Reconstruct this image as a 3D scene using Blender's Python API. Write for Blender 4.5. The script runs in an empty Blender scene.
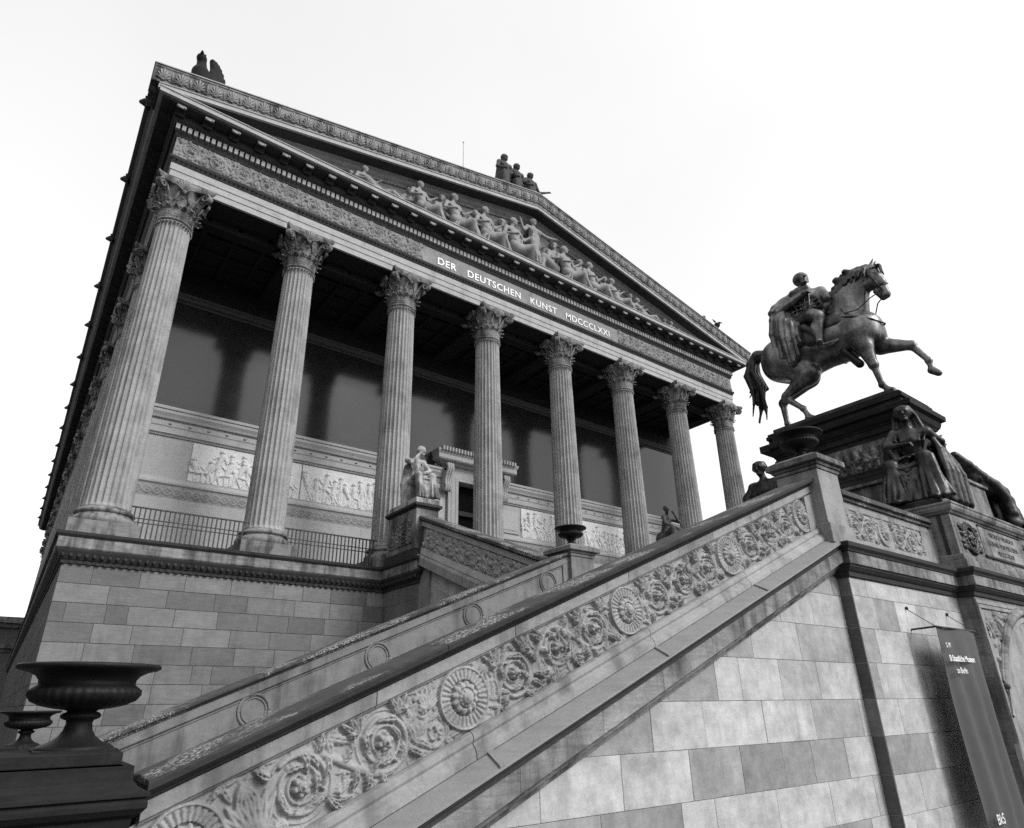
import bpy, math, random
import numpy as np
from mathutils import Matrix, Vector

random.seed(11)
rng = np.random.default_rng(11)
SC = bpy.context.scene
COL = SC.collection
PI = math.pi

# ------------------------------------------------------------------ materials
def new_mat(name):
    m = bpy.data.materials.new(name); m.use_nodes = True
    nt = m.node_tree
    return m, nt, nt.nodes['Principled BSDF']

def M(nt, op, a, b=None, c=None, clamp=False):
    n = nt.nodes.new('ShaderNodeMath'); n.operation = op; n.use_clamp = clamp
    for i, v in enumerate((a, b, c)):
        if v is None: continue
        if isinstance(v, (int, float)): n.inputs[i].default_value = v
        else: nt.links.new(v, n.inputs[i])
    return n.outputs[0]

def noise(nt, scale, detail=4, stretch=None, rough=.6, at=None):
    g = nt.nodes.new('ShaderNodeNewGeometry'); src = g.outputs['Position']
    if at is not None:
        ma = nt.nodes.new('ShaderNodeVectorMath'); ma.operation = 'MULTIPLY_ADD'; ma.inputs[1].default_value = (91, 57, 73)
        nt.links.new(at.outputs['Vector'], ma.inputs[0]); nt.links.new(src, ma.inputs[2]); src = ma.outputs[0]
    if stretch:
        mp = nt.nodes.new('ShaderNodeMapping'); mp.inputs['Scale'].default_value = stretch
        nt.links.new(src, mp.inputs['Vector']); src = mp.outputs[0]
    n = nt.nodes.new('ShaderNodeTexNoise'); n.inputs['Scale'].default_value = scale
    n.inputs['Detail'].default_value = detail; n.inputs['Roughness'].default_value = rough
    nt.links.new(src, n.inputs['Vector'])
    return n.outputs[0]

def ramp(nt, v, lo, hi):
    n = nt.nodes.new('ShaderNodeMapRange'); n.interpolation_type = 'SMOOTHSTEP'
    n.inputs[1].default_value = lo; n.inputs[2].default_value = hi
    nt.links.new(v, n.inputs[0]); return n.outputs[0]

def mat_stone(name, base, dirt=.4, soot=.035, grain=.5, bed=.3, rough=.85, tonegain=1.0, bump=.25, dlo=.5, dhi=.72, lichen=0, spec=.25, mott=None):
    mott = bed if mott is None else mott
    m, nt, b = new_mat(name)
    at = nt.nodes.new('ShaderNodeAttribute'); at.attribute_name = 'tone'
    tone = M(nt, 'MULTIPLY_ADD', at.outputs['Fac'], tonegain, 1 - .5 * tonegain)
    A = noise(nt, 1.3, 6); B = noise(nt, 2.2, 5, (2.2, 2.2, .3)); Cn = noise(nt, 42, 5, None, .75); D = noise(nt, 2.0, 5, (1.3, 1.3, 13), .65, at)
    F = noise(nt, 5, 7, None, .72, at); G = noise(nt, 1.6, 4, (1, 1, 1.6), .6, at)
    F = M(nt, 'MULTIPLY_ADD', G, .45, M(nt, 'MULTIPLY', F, .55))
    v = M(nt, 'MULTIPLY', tone, base)
    v = M(nt, 'MULTIPLY', v, M(nt, 'MULTIPLY_ADD', Cn, grain, 1 - grain * .5))
    v = M(nt, 'MULTIPLY', v, M(nt, 'MULTIPLY_ADD', D, bed * 1.6, 1 - bed * .8))
    v = M(nt, 'MULTIPLY', v, M(nt, 'MULTIPLY_ADD', F, mott * 2.2, 1 - mott * 1.1))
    k = M(nt, 'MULTIPLY', ramp(nt, M(nt, 'MULTIPLY_ADD', A, .5, M(nt, 'MULTIPLY', B, .5)), dlo, dhi), dirt)
    k = M(nt, 'MULTIPLY', k, M(nt, 'MULTIPLY_ADD', F, .9, .5), clamp=True)
    mx = nt.nodes.new('ShaderNodeMix'); mx.data_type = 'FLOAT'
    nt.links.new(k, mx.inputs[0]); nt.links.new(v, mx.inputs[2]); mx.inputs[3].default_value = soot
    out = mx.outputs[0]
    if lichen:
        L = ramp(nt, noise(nt, 38, 6, None, .8), .50, .56)
        L = M(nt, 'MULTIPLY', L, ramp(nt, noise(nt, 1.7, 3), .47, .60))
        mx2 = nt.nodes.new('ShaderNodeMix'); mx2.data_type = 'FLOAT'
        nt.links.new(M(nt, 'MULTIPLY', L, lichen), mx2.inputs[0]); nt.links.new(out, mx2.inputs[2]); mx2.inputs[3].default_value = .5
        out = mx2.outputs[0]
    cc = nt.nodes.new('ShaderNodeCombineColor')
    for i in range(3): nt.links.new(out, cc.inputs[i])
    nt.links.new(cc.outputs[0], b.inputs['Base Color'])
    b.inputs['Roughness'].default_value = rough; b.inputs['Specular IOR Level'].default_value = spec
    bp = nt.nodes.new('ShaderNodeBump'); bp.inputs['Strength'].default_value = bump; bp.inputs['Distance'].default_value = .02
    nt.links.new(M(nt, 'ADD', M(nt, 'MULTIPLY', Cn, .5), F), bp.inputs['Height']); nt.links.new(bp.outputs[0], b.inputs['Normal'])
    return m

def mat_plain(name, v, rough=.6, metal=0, spec=.5, var=.3, scale=9, bump=0):
    m, nt, b = new_mat(name)
    n = noise(nt, scale, 5)
    o = M(nt, 'MULTIPLY', M(nt, 'MULTIPLY_ADD', n, var * 2, 1 - var), v)
    cc = nt.nodes.new('ShaderNodeCombineColor')
    for i in range(3): nt.links.new(o, cc.inputs[i])
    nt.links.new(cc.outputs[0], b.inputs['Base Color'])
    b.inputs['Roughness'].default_value = rough; b.inputs['Metallic'].default_value = metal
    b.inputs['Specular IOR Level'].default_value = spec
    if bump:
        bp = nt.nodes.new('ShaderNodeBump'); bp.inputs['Strength'].default_value = bump; bp.inputs['Distance'].default_value = .02
        nt.links.new(n, bp.inputs['Height']); nt.links.new(bp.outputs[0], b.inputs['Normal'])
    return m

def mat_bronze(name, lo, hi):
    m, nt, b = new_mat(name)
    s = noise(nt, 1.6, 5, (2, 2, .9)); f = noise(nt, 16, 4)
    k = ramp(nt, M(nt, 'MULTIPLY_ADD', s, .75, M(nt, 'MULTIPLY', f, .25)), .36, .8)
    v = M(nt, 'MULTIPLY_ADD', k, hi - lo, lo)
    cc = nt.nodes.new('ShaderNodeCombineColor')
    for i in range(3): nt.links.new(v, cc.inputs[i])
    nt.links.new(cc.outputs[0], b.inputs['Base Color'])
    b.inputs['Metallic'].default_value = .8; b.inputs['Specular IOR Level'].default_value = .5
    nt.links.new(M(nt, 'MULTIPLY_ADD', f, .3, .24), b.inputs['Roughness'])
    bp = nt.nodes.new('ShaderNodeBump'); bp.inputs['Strength'].default_value = .2; bp.inputs['Distance'].default_value = .02
    nt.links.new(f, bp.inputs['Height']); nt.links.new(bp.outputs[0], b.inputs['Normal'])
    return m

MT = dict(
    podium=mat_stone('podium sandstone', .18, dirt=.45, bed=.35, mott=.5, grain=.8, soot=.04, tonegain=1.1, bump=.4),
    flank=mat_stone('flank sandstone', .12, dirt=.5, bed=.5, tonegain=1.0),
    wall=mat_stone('stair ashlar', .35, dirt=.55, bed=.16, mott=1.0, tonegain=1.5, grain=.45, bump=.3, soot=.12),
    column=mat_stone('column sandstone', .30, dirt=.7, bed=.3, mott=.5, grain=.9, soot=.06, dlo=.44, dhi=.72, bump=.4),
    capital=mat_stone('capital stone', .21, dirt=.85, bed=.5, grain=.8, soot=.025, dlo=.45, dhi=.60),
    entab=mat_stone('entablature stone', .34, dirt=.45, bed=.4, grain=.6, soot=.06),
    frieze=mat_stone('frieze stone', .23, dirt=.55, bed=.5, grain=.8, soot=.04),
    soot_and_shade=mat_stone('sooty cornice stone', .045, dirt=.6, soot=.012, bed=.5, spec=.1),  # soot on the mouldings; on soffits and modillions it is painted shade
    fascia=mat_stone('stained fascia stone', .23, dirt=.85, soot=.022, bed=.8, grain=.8, dlo=.42, dhi=.62, bump=.4),
    rail=mat_stone('stair parapet stone', .27, dirt=.7, soot=.05, bed=.25, mott=.5, grain=.7, dlo=.45, dhi=.66),
    inner=mat_stone('stained inner parapet stone', .19, dirt=.7, soot=.04, bed=.25, mott=.55, grain=.7, dlo=.45, dhi=.66),
    relief=mat_stone('carved scroll stone', .30, dirt=.6, soot=.05, bed=.1, mott=.45, grain=.7, bump=.3, dlo=.46, dhi=.68),
    coping=mat_stone('coping stone', .065, dirt=.5, soot=.03, bed=.6, grain=.8, lichen=.8, bump=.5),
    ledge=mat_stone('sheet metal ledge', .2, dirt=.25, soot=.06, bed=.3, rough=.5, spec=.4),
    dark=mat_stone('blackened granite', .016, dirt=.5, soot=.008, bed=.7, grain=.8, lichen=.05, rough=.75, spec=.12),
    urn=mat_plain('cast iron urn', .010, .55, 0, .2, .9, 7, .5),
    tymp=mat_stone('tympanum stone', .24, dirt=.6, bed=.4, grain=.7, soot=.04),
    pale=mat_stone('pale marble relief', .56, dirt=.3, soot=.12, bed=.2, grain=.4),
    cella=mat_stone('cella stone', .33, dirt=.25, soot=.06, bed=.2),
    deep=mat_stone('dark portico and painted-shade stone', .025, dirt=.5, soot=.01, spec=.05),  # portico ceiling and frieze; on the architrave soffit it is painted shade
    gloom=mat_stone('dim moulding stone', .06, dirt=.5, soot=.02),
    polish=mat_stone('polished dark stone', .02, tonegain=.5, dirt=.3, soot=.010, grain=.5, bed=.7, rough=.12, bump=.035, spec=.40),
    statue=mat_stone('weathered stone figure', .36, dirt=.8, soot=.035, dlo=.46, dhi=.58),
    bronze=mat_bronze('patinated bronze', .05, .30),
    bronzemid=mat_bronze('dark statue bronze', .015, .10),
    bronzed=mat_bronze('black bronze', .02, .08),
    iron=mat_plain('wrought iron', .02, .5, 0, .4),
    step=mat_stone('step granite', .22, dirt=.4),
    ground=mat_stone('paving ground', .07, dirt=.4, bed=.3),
    cloth=mat_plain('banner cloth', .085, .8, 0, .2, .18, 6),
    letter=mat_plain('white lettering', .75, .6, 0, .2, .05),
    gild=mat_plain('pale raised letters', .62, .4, 0, .5, .05),
    cut=mat_plain('incised letters', .05, .8, 0, .2),
    void=mat_plain('dark interior', .004, .9, 0, .1),
    roof=mat_plain('roof sheet', .12, .5),
)

# ------------------------------------------------------------------ mesh builder
def origin_of(o):
    v = Vector((0, 0, 0))
    while o is not None:
        v += o.location; o = o.parent
    return v

class MB:
    def __init__(s): s.v = []; s.f = []; s.t = []; s.s = []; s.n = 0
    def add(s, v, f, tone=.5, smooth=False):
        v = np.asarray(v, float).reshape(-1, 3); s.v.append(v)
        n = s.n
        if isinstance(f, np.ndarray): ff = (f + n).tolist()
        else: ff = [[i + n for i in q] for q in f]
        s.f += ff; s.t += [tone] * len(ff); s.s += [smooth] * len(ff); s.n += len(v)
    def box(s, x0, x1, y0, y1, z0, z1, tone=.5):
        v = [(x, y, z) for z in (z0, z1) for y in (y0, y1) for x in (x0, x1)]
        s.add(v, [(0, 2, 3, 1), (4, 5, 7, 6), (0, 1, 5, 4), (1, 3, 7, 5), (3, 2, 6, 7), (2, 0, 4, 6)], tone)
    def prism(s, pts, d, tone=.5):
        a = np.asarray(pts, float); b = a + np.asarray(d, float); n = len(a)
        s.add(np.vstack([a, b]), [list(range(n))[::-1], list(range(n, 2 * n))] + [(i, (i + 1) % n, n + (i + 1) % n, n + i) for i in range(n)], tone)
    def tube(s, pts, r, n=8, smooth=True, tone=.5):
        P = [Vector(p) for p in pts]; R = r if hasattr(r, '__len__') else [r] * len(P)
        rings = []
        up = None
        for i, p in enumerate(P):
            t = (P[min(i + 1, len(P) - 1)] - P[max(i - 1, 0)]).normalized()
            if up is None: up = t.orthogonal().normalized()
            up = (up - t * up.dot(t)).normalized(); w = t.cross(up)
            rings.append([p + (up * math.cos(2 * PI * k / n) + w * math.sin(2 * PI * k / n)) * R[i] for k in range(n)])
        v = [q for g in rings for q in g]; f = []
        for i in range(len(P) - 1):
            f += [(i * n + k, i * n + (k + 1) % n, (i + 1) * n + (k + 1) % n, (i + 1) * n + k) for k in range(n)]
        f += [tuple(range(n))[::-1], tuple((len(P) - 1) * n + k for k in range(n))]
        s.add([tuple(q) for q in v], f, tone, smooth)
    def lathe(s, prof, c, n=48, rad=None, smooth=True, tone=.5, tones=None):
        prof = np.asarray(prof, float); a = np.arange(n) * 2 * PI / n; vs = []
        for i, (r, z) in enumerate(prof):
            rr = r * np.ones(n) if rad is None else rad(r, z, a)
            vs.append(np.stack([c[0] + rr * np.cos(a), c[1] + rr * np.sin(a), c[2] + z + 0 * a], 1))
        f = [(i * n + k, i * n + (k + 1) % n, (i + 1) * n + (k + 1) % n, (i + 1) * n + k) for i in range(len(prof) - 1) for k in range(n)]
        f += [tuple(range(n))[::-1], tuple((len(prof) - 1) * n + k for k in range(n))]
        s.add(np.vstack(vs), f, tone, smooth)
        if tones is not None: s.t[-len(f):-2] = [tones[i] for i in range(len(prof) - 1) for k in range(n)]
    def sweep(s, path, prof, fn=None, tone=.5, cap=True, smooth=False):
        """profile (out, z) swept along a plan polyline with mitred corners; outward is to the right of travel"""
        P = [np.array(p, float) for p in path]; n = len(P); off = []
        def rt(d): return np.array((d[1], -d[0]))
        for i in range(n):
            d0 = P[i] - P[i - 1] if i > 0 else P[1] - P[0]; d1 = P[i + 1] - P[i] if i < n - 1 else d0
            a, b = rt(d0 / np.hypot(*d0)), rt(d1 / np.hypot(*d1)); m = a + b
            off.append(m / max(1e-6, (m @ a)))
        k = len(prof); v = []
        for i in range(n):
            for (o, z) in prof:
                q = P[i] + off[i] * o; v.append((q[0], q[1], z))
        v = np.array(v)
        if fn is not None: v = fn(v)
        f = [(i * k + j, (i + 1) * k + j, (i + 1) * k + j + 1, i * k + j + 1) for i in range(n - 1) for j in range(k - 1)]
        if cap: f += [tuple(range(k)), tuple((n - 1) * k + j for j in range(k))[::-1]]
        s.add(v, f, tone, smooth)
    def grid(s, P, tone=.5, smooth=True):
        ny, nx = P.shape[:2]; i = np.arange(ny * nx).reshape(ny, nx)
        f = np.stack([i[:-1, :-1], i[:-1, 1:], i[1:, 1:], i[1:, :-1]], -1).reshape(-1, 4)
        s.add(P.reshape(-1, 3), f, tone, smooth)
    def build(s, name, mat, parent=None, bev=0):
        me = bpy.data.meshes.new(name)
        V = np.vstack(s.v); o0 = origin_of(parent) if parent is not None else Vector((0, 0, 0))
        V = V - np.array(o0)
        me.from_pydata(V.tolist(), [], s.f)
        me.polygons.foreach_set('use_smooth', s.s)
        a = me.attributes.new('tone', 'FLOAT', 'FACE'); a.data.foreach_set('value', np.array(s.t, np.float32))
        me.materials.append(MT[mat]); me.update()
        ob = bpy.data.objects.new(name, me); COL.objects.link(ob)
        if parent is not None: ob.parent = parent
        if bev:
            md = ob.modifiers.new('bevel', 'BEVEL'); md.width = bev; md.segments = 2; md.limit_method = 'ANGLE'; md.angle_limit = .6; md.use_clamp_overlap = True
        return ob

def thing(name, label, cat, loc=(0, 0, 0), group=None):
    o = bpy.data.objects.new(name, None); COL.objects.link(o); o.location = loc
    o.empty_display_size = .3
    o['label'] = label; o['category'] = cat
    if group: o['group'] = group
    return o

def tag(o, label, cat, group=None):
    o['label'] = label; o['category'] = cat
    if group: o['group'] = group
    return o

def struct(o): o['kind'] = 'structure'; return o

def copy_tree(o, parent=None):
    c = o.copy(); COL.objects.link(c); c.parent = parent
    for ch in list(o.children): copy_tree(ch, c)
    return c

def text(name, body, size, mat, parent, loc, rot, ext=.004, align='CENTER', space=1.0, bold=0):
    cu = bpy.data.curves.new(name, 'FONT'); cu.body = body; cu.size = size; cu.extrude = ext; cu.align_x = align; cu.space_character = space; cu.offset = bold
    tmp = bpy.data.objects.new(name, cu); COL.objects.link(tmp)
    dg = bpy.context.evaluated_depsgraph_get()
    me = bpy.data.meshes.new_from_object(tmp.evaluated_get(dg)); bpy.data.objects.remove(tmp); bpy.data.curves.remove(cu)
    me.materials.clear(); me.materials.append(MT[mat])
    ob = bpy.data.objects.new(name, me); COL.objects.link(ob)
    ob.parent = parent; ob.location = Vector(loc) - (origin_of(parent) if parent else Vector((0, 0, 0))); ob.rotation_euler = rot
    return ob

# ------------------------------------------------------------------ carved relief height fields
class Relief:
    def __init__(s, w, h, d):
        s.w, s.h, s.d = w, h, d; s.nx, s.ny = int(round(w / d)) + 1, int(round(h / d)) + 1
        s.u = np.linspace(0, w, s.nx); s.v = np.linspace(0, h, s.ny); s.H = np.zeros((s.ny, s.nx))
    def win(s, u, v, r):
        du = s.w / (s.nx - 1); dv = s.h / (s.ny - 1)
        i0, i1 = max(0, int((u - r) / du)), min(s.nx, int((u + r) / du) + 2)
        j0, j1 = max(0, int((v - r) / dv)), min(s.ny, int((v + r) / dv) + 2)
        if i0 >= i1 or j0 >= j1: return None
        U, V = np.meshgrid(s.u[i0:i1] - u, s.v[j0:j1] - v); return slice(j0, j1), slice(i0, i1), U, V
    def put(s, w, h): s.H[w[0], w[1]] = np.maximum(s.H[w[0], w[1]], h)
    def ball(s, u, v, r, hz=1.0, base=0):
        w = s.win(u, v, r)
        if w: q = 1 - (w[2] ** 2 + w[3] ** 2) / r ** 2; s.put(w, np.where(q > 0, base + hz * r * np.sqrt(np.maximum(q, 0)), 0))
    def stroke(s, pts, r0, r1, hz=1.0, base=0):
        pts = np.asarray(pts, float); seg = np.hypot(*np.diff(pts, axis=0).T); L = np.concatenate([[0], np.cumsum(seg)])
        n = max(2, int(L[-1] / max(min(r0, r1) * .45, s.d * .7)))
        for t in np.linspace(0, L[-1], n):
            r = r0 + (r1 - r0) * t / L[-1]
            s.ball(np.interp(t, L, pts[:, 0]), np.interp(t, L, pts[:, 1]), max(r, s.d * 1.2), hz, base)
    def leaf(s, u, v, ang, ln, wd, h, lobes=4, curl=0.0):
        w = s.win(u + math.cos(ang) * ln / 2, v + math.sin(ang) * ln / 2, ln * .75 + wd)
        if not w: return
        U = w[2] + math.cos(ang) * ln / 2; V = w[3] + math.sin(ang) * ln / 2
        a = (U * math.cos(ang) + V * math.sin(ang)) / ln; b = -U * math.sin(ang) + V * math.cos(ang)
        b = b - curl * ln * a * a
        ok = (a > 0) & (a < 1); ac = np.clip(a, 0, 1)
        W = wd * np.sin(PI * ac ** .7) ** .7 * (.72 + .28 * np.abs(np.cos(PI * lobes * (ac - .25 * np.abs(b) / max(wd, 1e-4)))))
        q = np.abs(b) / np.maximum(W, 1e-5); qc = np.clip(q, 0, 1)
        hh = h * np.sqrt(1 - qc ** 2) * (.4 + .6 * np.sin(PI * np.clip(ac * .85 + .1, 0, 1))) * (.86 + .14 * np.cos(2 * PI * lobes * (ac - .45 * qc)))
        hh = hh - h * .38 * np.exp(-(b / (wd * .16)) ** 2) * np.sin(PI * ac)
        s.put(w, np.where(ok & (q < 1), np.maximum(hh, .0), 0))
    def rosette(s, u, v, r, h, n=6):
        w = s.win(u, v, r)
        if not w: return
        R = np.hypot(w[2], w[3]) / r; T = np.arctan2(w[3], w[2])
        e = .74 + .26 * np.abs(np.cos(n * T / 2)); q = R / e
        pet = np.abs(np.cos(n * T / 2))
        hh = h * (.5 + .5 * np.clip(q, 0, 1)) * np.sqrt(np.clip(1 - q ** 5, 0, 1)) * (.72 + .28 * np.sqrt(pet))
        e2 = .46 + .08 * np.abs(np.sin(n * T / 2)); q2 = R / e2
        hh = np.where(q2 < 1, np.maximum(hh, h * (.75 + .35 * q2) * np.sqrt(np.clip(1 - q2 ** 6, 0, 1))), hh)
        hh = np.where(R < .2, h * (.8 + .5 * np.sqrt(np.clip(1 - (R / .2) ** 2, 0, 1))), hh)
        s.put(w, np.where(q < 1, hh, 0))
    def spiral(s, u, v, R, a0, turns, sgn, r0, r1, Rin=.25, hz=1.0):
        t = np.linspace(0, 1, 60); a = a0 + sgn * t * turns * 2 * PI; rr = R * (1 - t * (1 - Rin))
        p = np.stack([u + rr * np.cos(a), v + rr * np.sin(a)], 1); s.stroke(p, r0, r1, hz); return p
    def disk(s, u, v, R, h, n=30):
        w = s.win(u, v, R * 1.02)
        if not w: return
        r = np.hypot(w[2], w[3]) / R; T = np.arctan2(w[3], w[2])
        flute = np.abs(np.sin(n * T / 2)) ** .5
        hh = h * (.35 + .55 * flute) * np.ones_like(r)
        hh = np.where(r > .9, h * 1.05 * np.sqrt(np.clip(1 - ((r - .95) / .06) ** 2, .0, 1)), hh)
        hh = np.where(r < .56, h * .1, hh)
        e = np.clip((.50 + .035 * np.cos(12 * T)), 0, 1); q = r / e
        boss = h * (.9 + .9 * np.sqrt(np.clip(1 - q ** 2, 0, 1))) * (.88 + .12 * np.abs(np.cos(6 * T)))
        hh = np.where(q < 1, boss, hh)
        hh = np.where((r > .29) & (r < .33), h * .9, hh)
        hh = np.where(r < .2, h * (1.75 + .7 * np.sqrt(np.clip(1 - (r / .2) ** 2, 0, 1))), hh)
        s.put(w, np.where(r < 1.0, hh, 0))
    def fan(s, u, v, R, a0, a1, n, h):
        for k in range(n):
            a = a0 + (a1 - a0) * k / (n - 1); s.leaf(u, v, a, R, R * .16, h, 1)
    def finish(s, amp=.12):
        k = np.array([.25, .5, .25])
        H = s.H; jit = rng.random(H.shape)
        for _ in range(2):
            jit = sum(np.roll(jit, d, 0) * c for d, c in zip((-1, 0, 1), k)); jit = sum(np.roll(jit, d, 1) * c for d, c in zip((-1, 0, 1), k))
        s.H = np.where(H > 0, H * (1 - amp + 2 * amp * jit), H + (jit - .5) * .002)
        return s
    def mesh(s, mb, o, U, V, N, tone=.5):
        o, U, V, N = (np.asarray(q, float) for q in (o, U, V, N))
        P = o + s.u[None, :, None] * U + s.v[:, None, None] * V + s.H[:, :, None] * N
        mb.grid(P, tone)

def rinceau(R, centers, h, amp=1.0, disks=(), fill=0, avoid=()):
    """scrolls at centers [(u, v, r, up)] joined by a waving stem, thick with acanthus"""
    for (u, v, r) in disks: R.disk(u, v, r, h * .55)
    prev = None
    for i, (u, v, r, up) in enumerate(centers):
        sg = 1 if up else -1
        a0 = -PI / 2 * sg - .5 * sg
        p = R.spiral(u, v, r * .91, a0, 2.1, sg, r * .105, r * .06, .36, 1.7)
        R.spiral(u, v, r * .985, a0 + .3, .85, sg, r * .045, r * .03, .98, 1.9)
        for k in range(4, 44, 8):
            q = p[k]; d = math.atan2(q[1] - v, q[0] - u)
            R.leaf(q[0], q[1], d + sg * 1.75, r * .62, r * .17, h * .8, 4, sg * .55)
        for k in range(3):
            d = a0 + sg * (.9 + k * 1.9) + rng.uniform(-.3, .3)
            R.leaf(u + .80 * r * math.cos(d), v + .80 * r * math.sin(d), d + PI + sg * 1.15, r * rng.uniform(.3, .42), r * .075, h * .7, 3, -sg * .8)
        R.rosette(u, v, r * rng.uniform(.27, .33), h * 1.1, rng.integers(5, 8))
        for dx, an in ((-.98, 2.2), (.98, .9)):
            for z in range(3): R.leaf(u + dx * r * .72, v + sg * r * .6, sg * (an + (z - 1) * .55), r * .8, r * .17, h * .85, 4, .45 * (1 if dx > 0 else -1))
            R.leaf(u + dx * r * .8, v - sg * r * .62, -sg * an + .4, r * .55, r * .18, h * .9, 4, -.3)
            R.rosette(u + dx * r * 1.02, v + sg * r * .66, r * .15, h * .9, 5)
        if prev is not None:
            (u0, v0, r0, up0) = prev; s0 = 1 if up0 else -1
            t = np.linspace(0, 1, 24)
            uu = u0 + (u - u0) * t
            vv = (v0 + v) / 2 - (s0 * r0 * .93) * np.cos(PI * t)
            R.stroke(np.stack([uu, vv], 1), r * .13, r * .13, 1.1)
            for k in range(2, 23, 3):
                sd = 1 if k % 2 else -1; an = math.atan2(vv[k] - vv[k - 1], uu[k] - uu[k - 1])
                R.leaf(uu[k], vv[k], an + sd * .9, r * .72, r * .17, h * .85, 4, sd * .55)
        prev = (u, v, r, up)
    fill_leaves(R, h, fill)

def fill_leaves(R, h, n, s0=.07, s1=.13, avoid=(), gap=.03):
    s0, s1 = s0 * 1.25, s1 * 1.3
    """acanthus sprigs wherever the ground of the panel is still bare"""
    for _ in range(n):
        u, v = rng.uniform(0, R.w), rng.uniform(.01, R.h - .01)
        i, j = min(R.nx - 1, int(u / R.w * (R.nx - 1))), min(R.ny - 1, int(v / R.h * (R.ny - 1)))
        a = int(gap / R.d) + 1
        if R.H[max(0, j - a):j + a + 1, max(0, i - a):i + a + 1].max() > h * .3: continue
        an = rng.uniform(0, 6.28); L = rng.uniform(s0, s1)
        for q in (-.8, 0, .8): R.leaf(u - .3 * L * math.cos(an), v - .3 * L * math.sin(an), an + q, L * (1 if q == 0 else .8), L * .2, h * .7, 4, q * .6)

# ------------------------------------------------------------------ implicit bodies
def surface_nets(D, org, vx):
    S = D < 0
    c = [(i, j, k) for i in (0, 1) for j in (0, 1) for k in (0, 1)]
    nx, ny, nz = D.shape
    sub = lambda A, q: A[q[0]:nx - 1 + q[0], q[1]:ny - 1 + q[1], q[2]:nz - 1 + q[2]]
    cnt = sum(sub(S, q).astype(np.int8) for q in c); act = (cnt > 0) & (cnt < 8)
    I = np.argwhere(act); idx = np.full(act.shape, -1, np.int64); idx[act] = np.arange(len(I))
    val = [sub(D, q)[act] for q in c]
    acc = np.zeros((len(I), 3)); num = np.zeros(len(I))
    for a in range(8):
        for b in range(a + 1, 8):
            dq = np.array(c[b]) - np.array(c[a])
            if np.abs(dq).sum() != 1: continue
            va, vb = val[a], val[b]; x = (va < 0) != (vb < 0)
            t = np.where(x, va / np.where(x, va - vb, 1), 0)
            acc += x[:, None] * (np.array(c[a]) + t[:, None] * dq); num += x
    V = (I + acc / num[:, None]) * vx + org
    F = []
    for ax in range(3):
        o1, o2 = (ax + 1) % 3, (ax + 2) % 3
        sa = [slice(None)] * 3; sb = [slice(None)] * 3; sa[ax] = slice(0, -1); sb[ax] = slice(1, None)
        x = S[tuple(sa)] != S[tuple(sb)]; q = np.argwhere(x)
        q = q[(q[:, o1] > 0) & (q[:, o2] > 0) & (q[:, o1] < D.shape[o1] - 1) & (q[:, o2] < D.shape[o2] - 1)]
        e1 = np.zeros(3, int); e1[o1] = 1; e2 = np.zeros(3, int); e2[o2] = 1
        g = lambda p: idx[p[:, 0], p[:, 1], p[:, 2]]
        f = np.stack([g(q - e1 - e2), g(q - e2), g(q), g(q - e1)], 1)
        ins = S[q[:, 0], q[:, 1], q[:, 2]]
        f[~ins] = f[~ins][:, ::-1]; F.append(f)
    F = np.vstack(F); return V, F[(F >= 0).all(1)]

def cap(a, b, ra, rb=None, k=.05): return ('c', np.array(a, float), np.array(b, float), ra, ra if rb is None else rb, k)
def ell(c, r, k=.05): return ('e', np.array(c, float), np.array(r, float) * np.ones(3), 0, 0, k)
def cut(a, b, r, k=.03): return ('x', np.array(a, float), np.array(b, float), r, r, k)
def poly(pts, r0, r1=None, k=.04):
    r1 = r0 if r1 is None else r1; n = len(pts) - 1
    return [cap(pts[i], pts[i + 1], r0 + (r1 - r0) * i / n, r0 + (r1 - r0) * (i + 1) / n, k) for i in range(n)]

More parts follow.
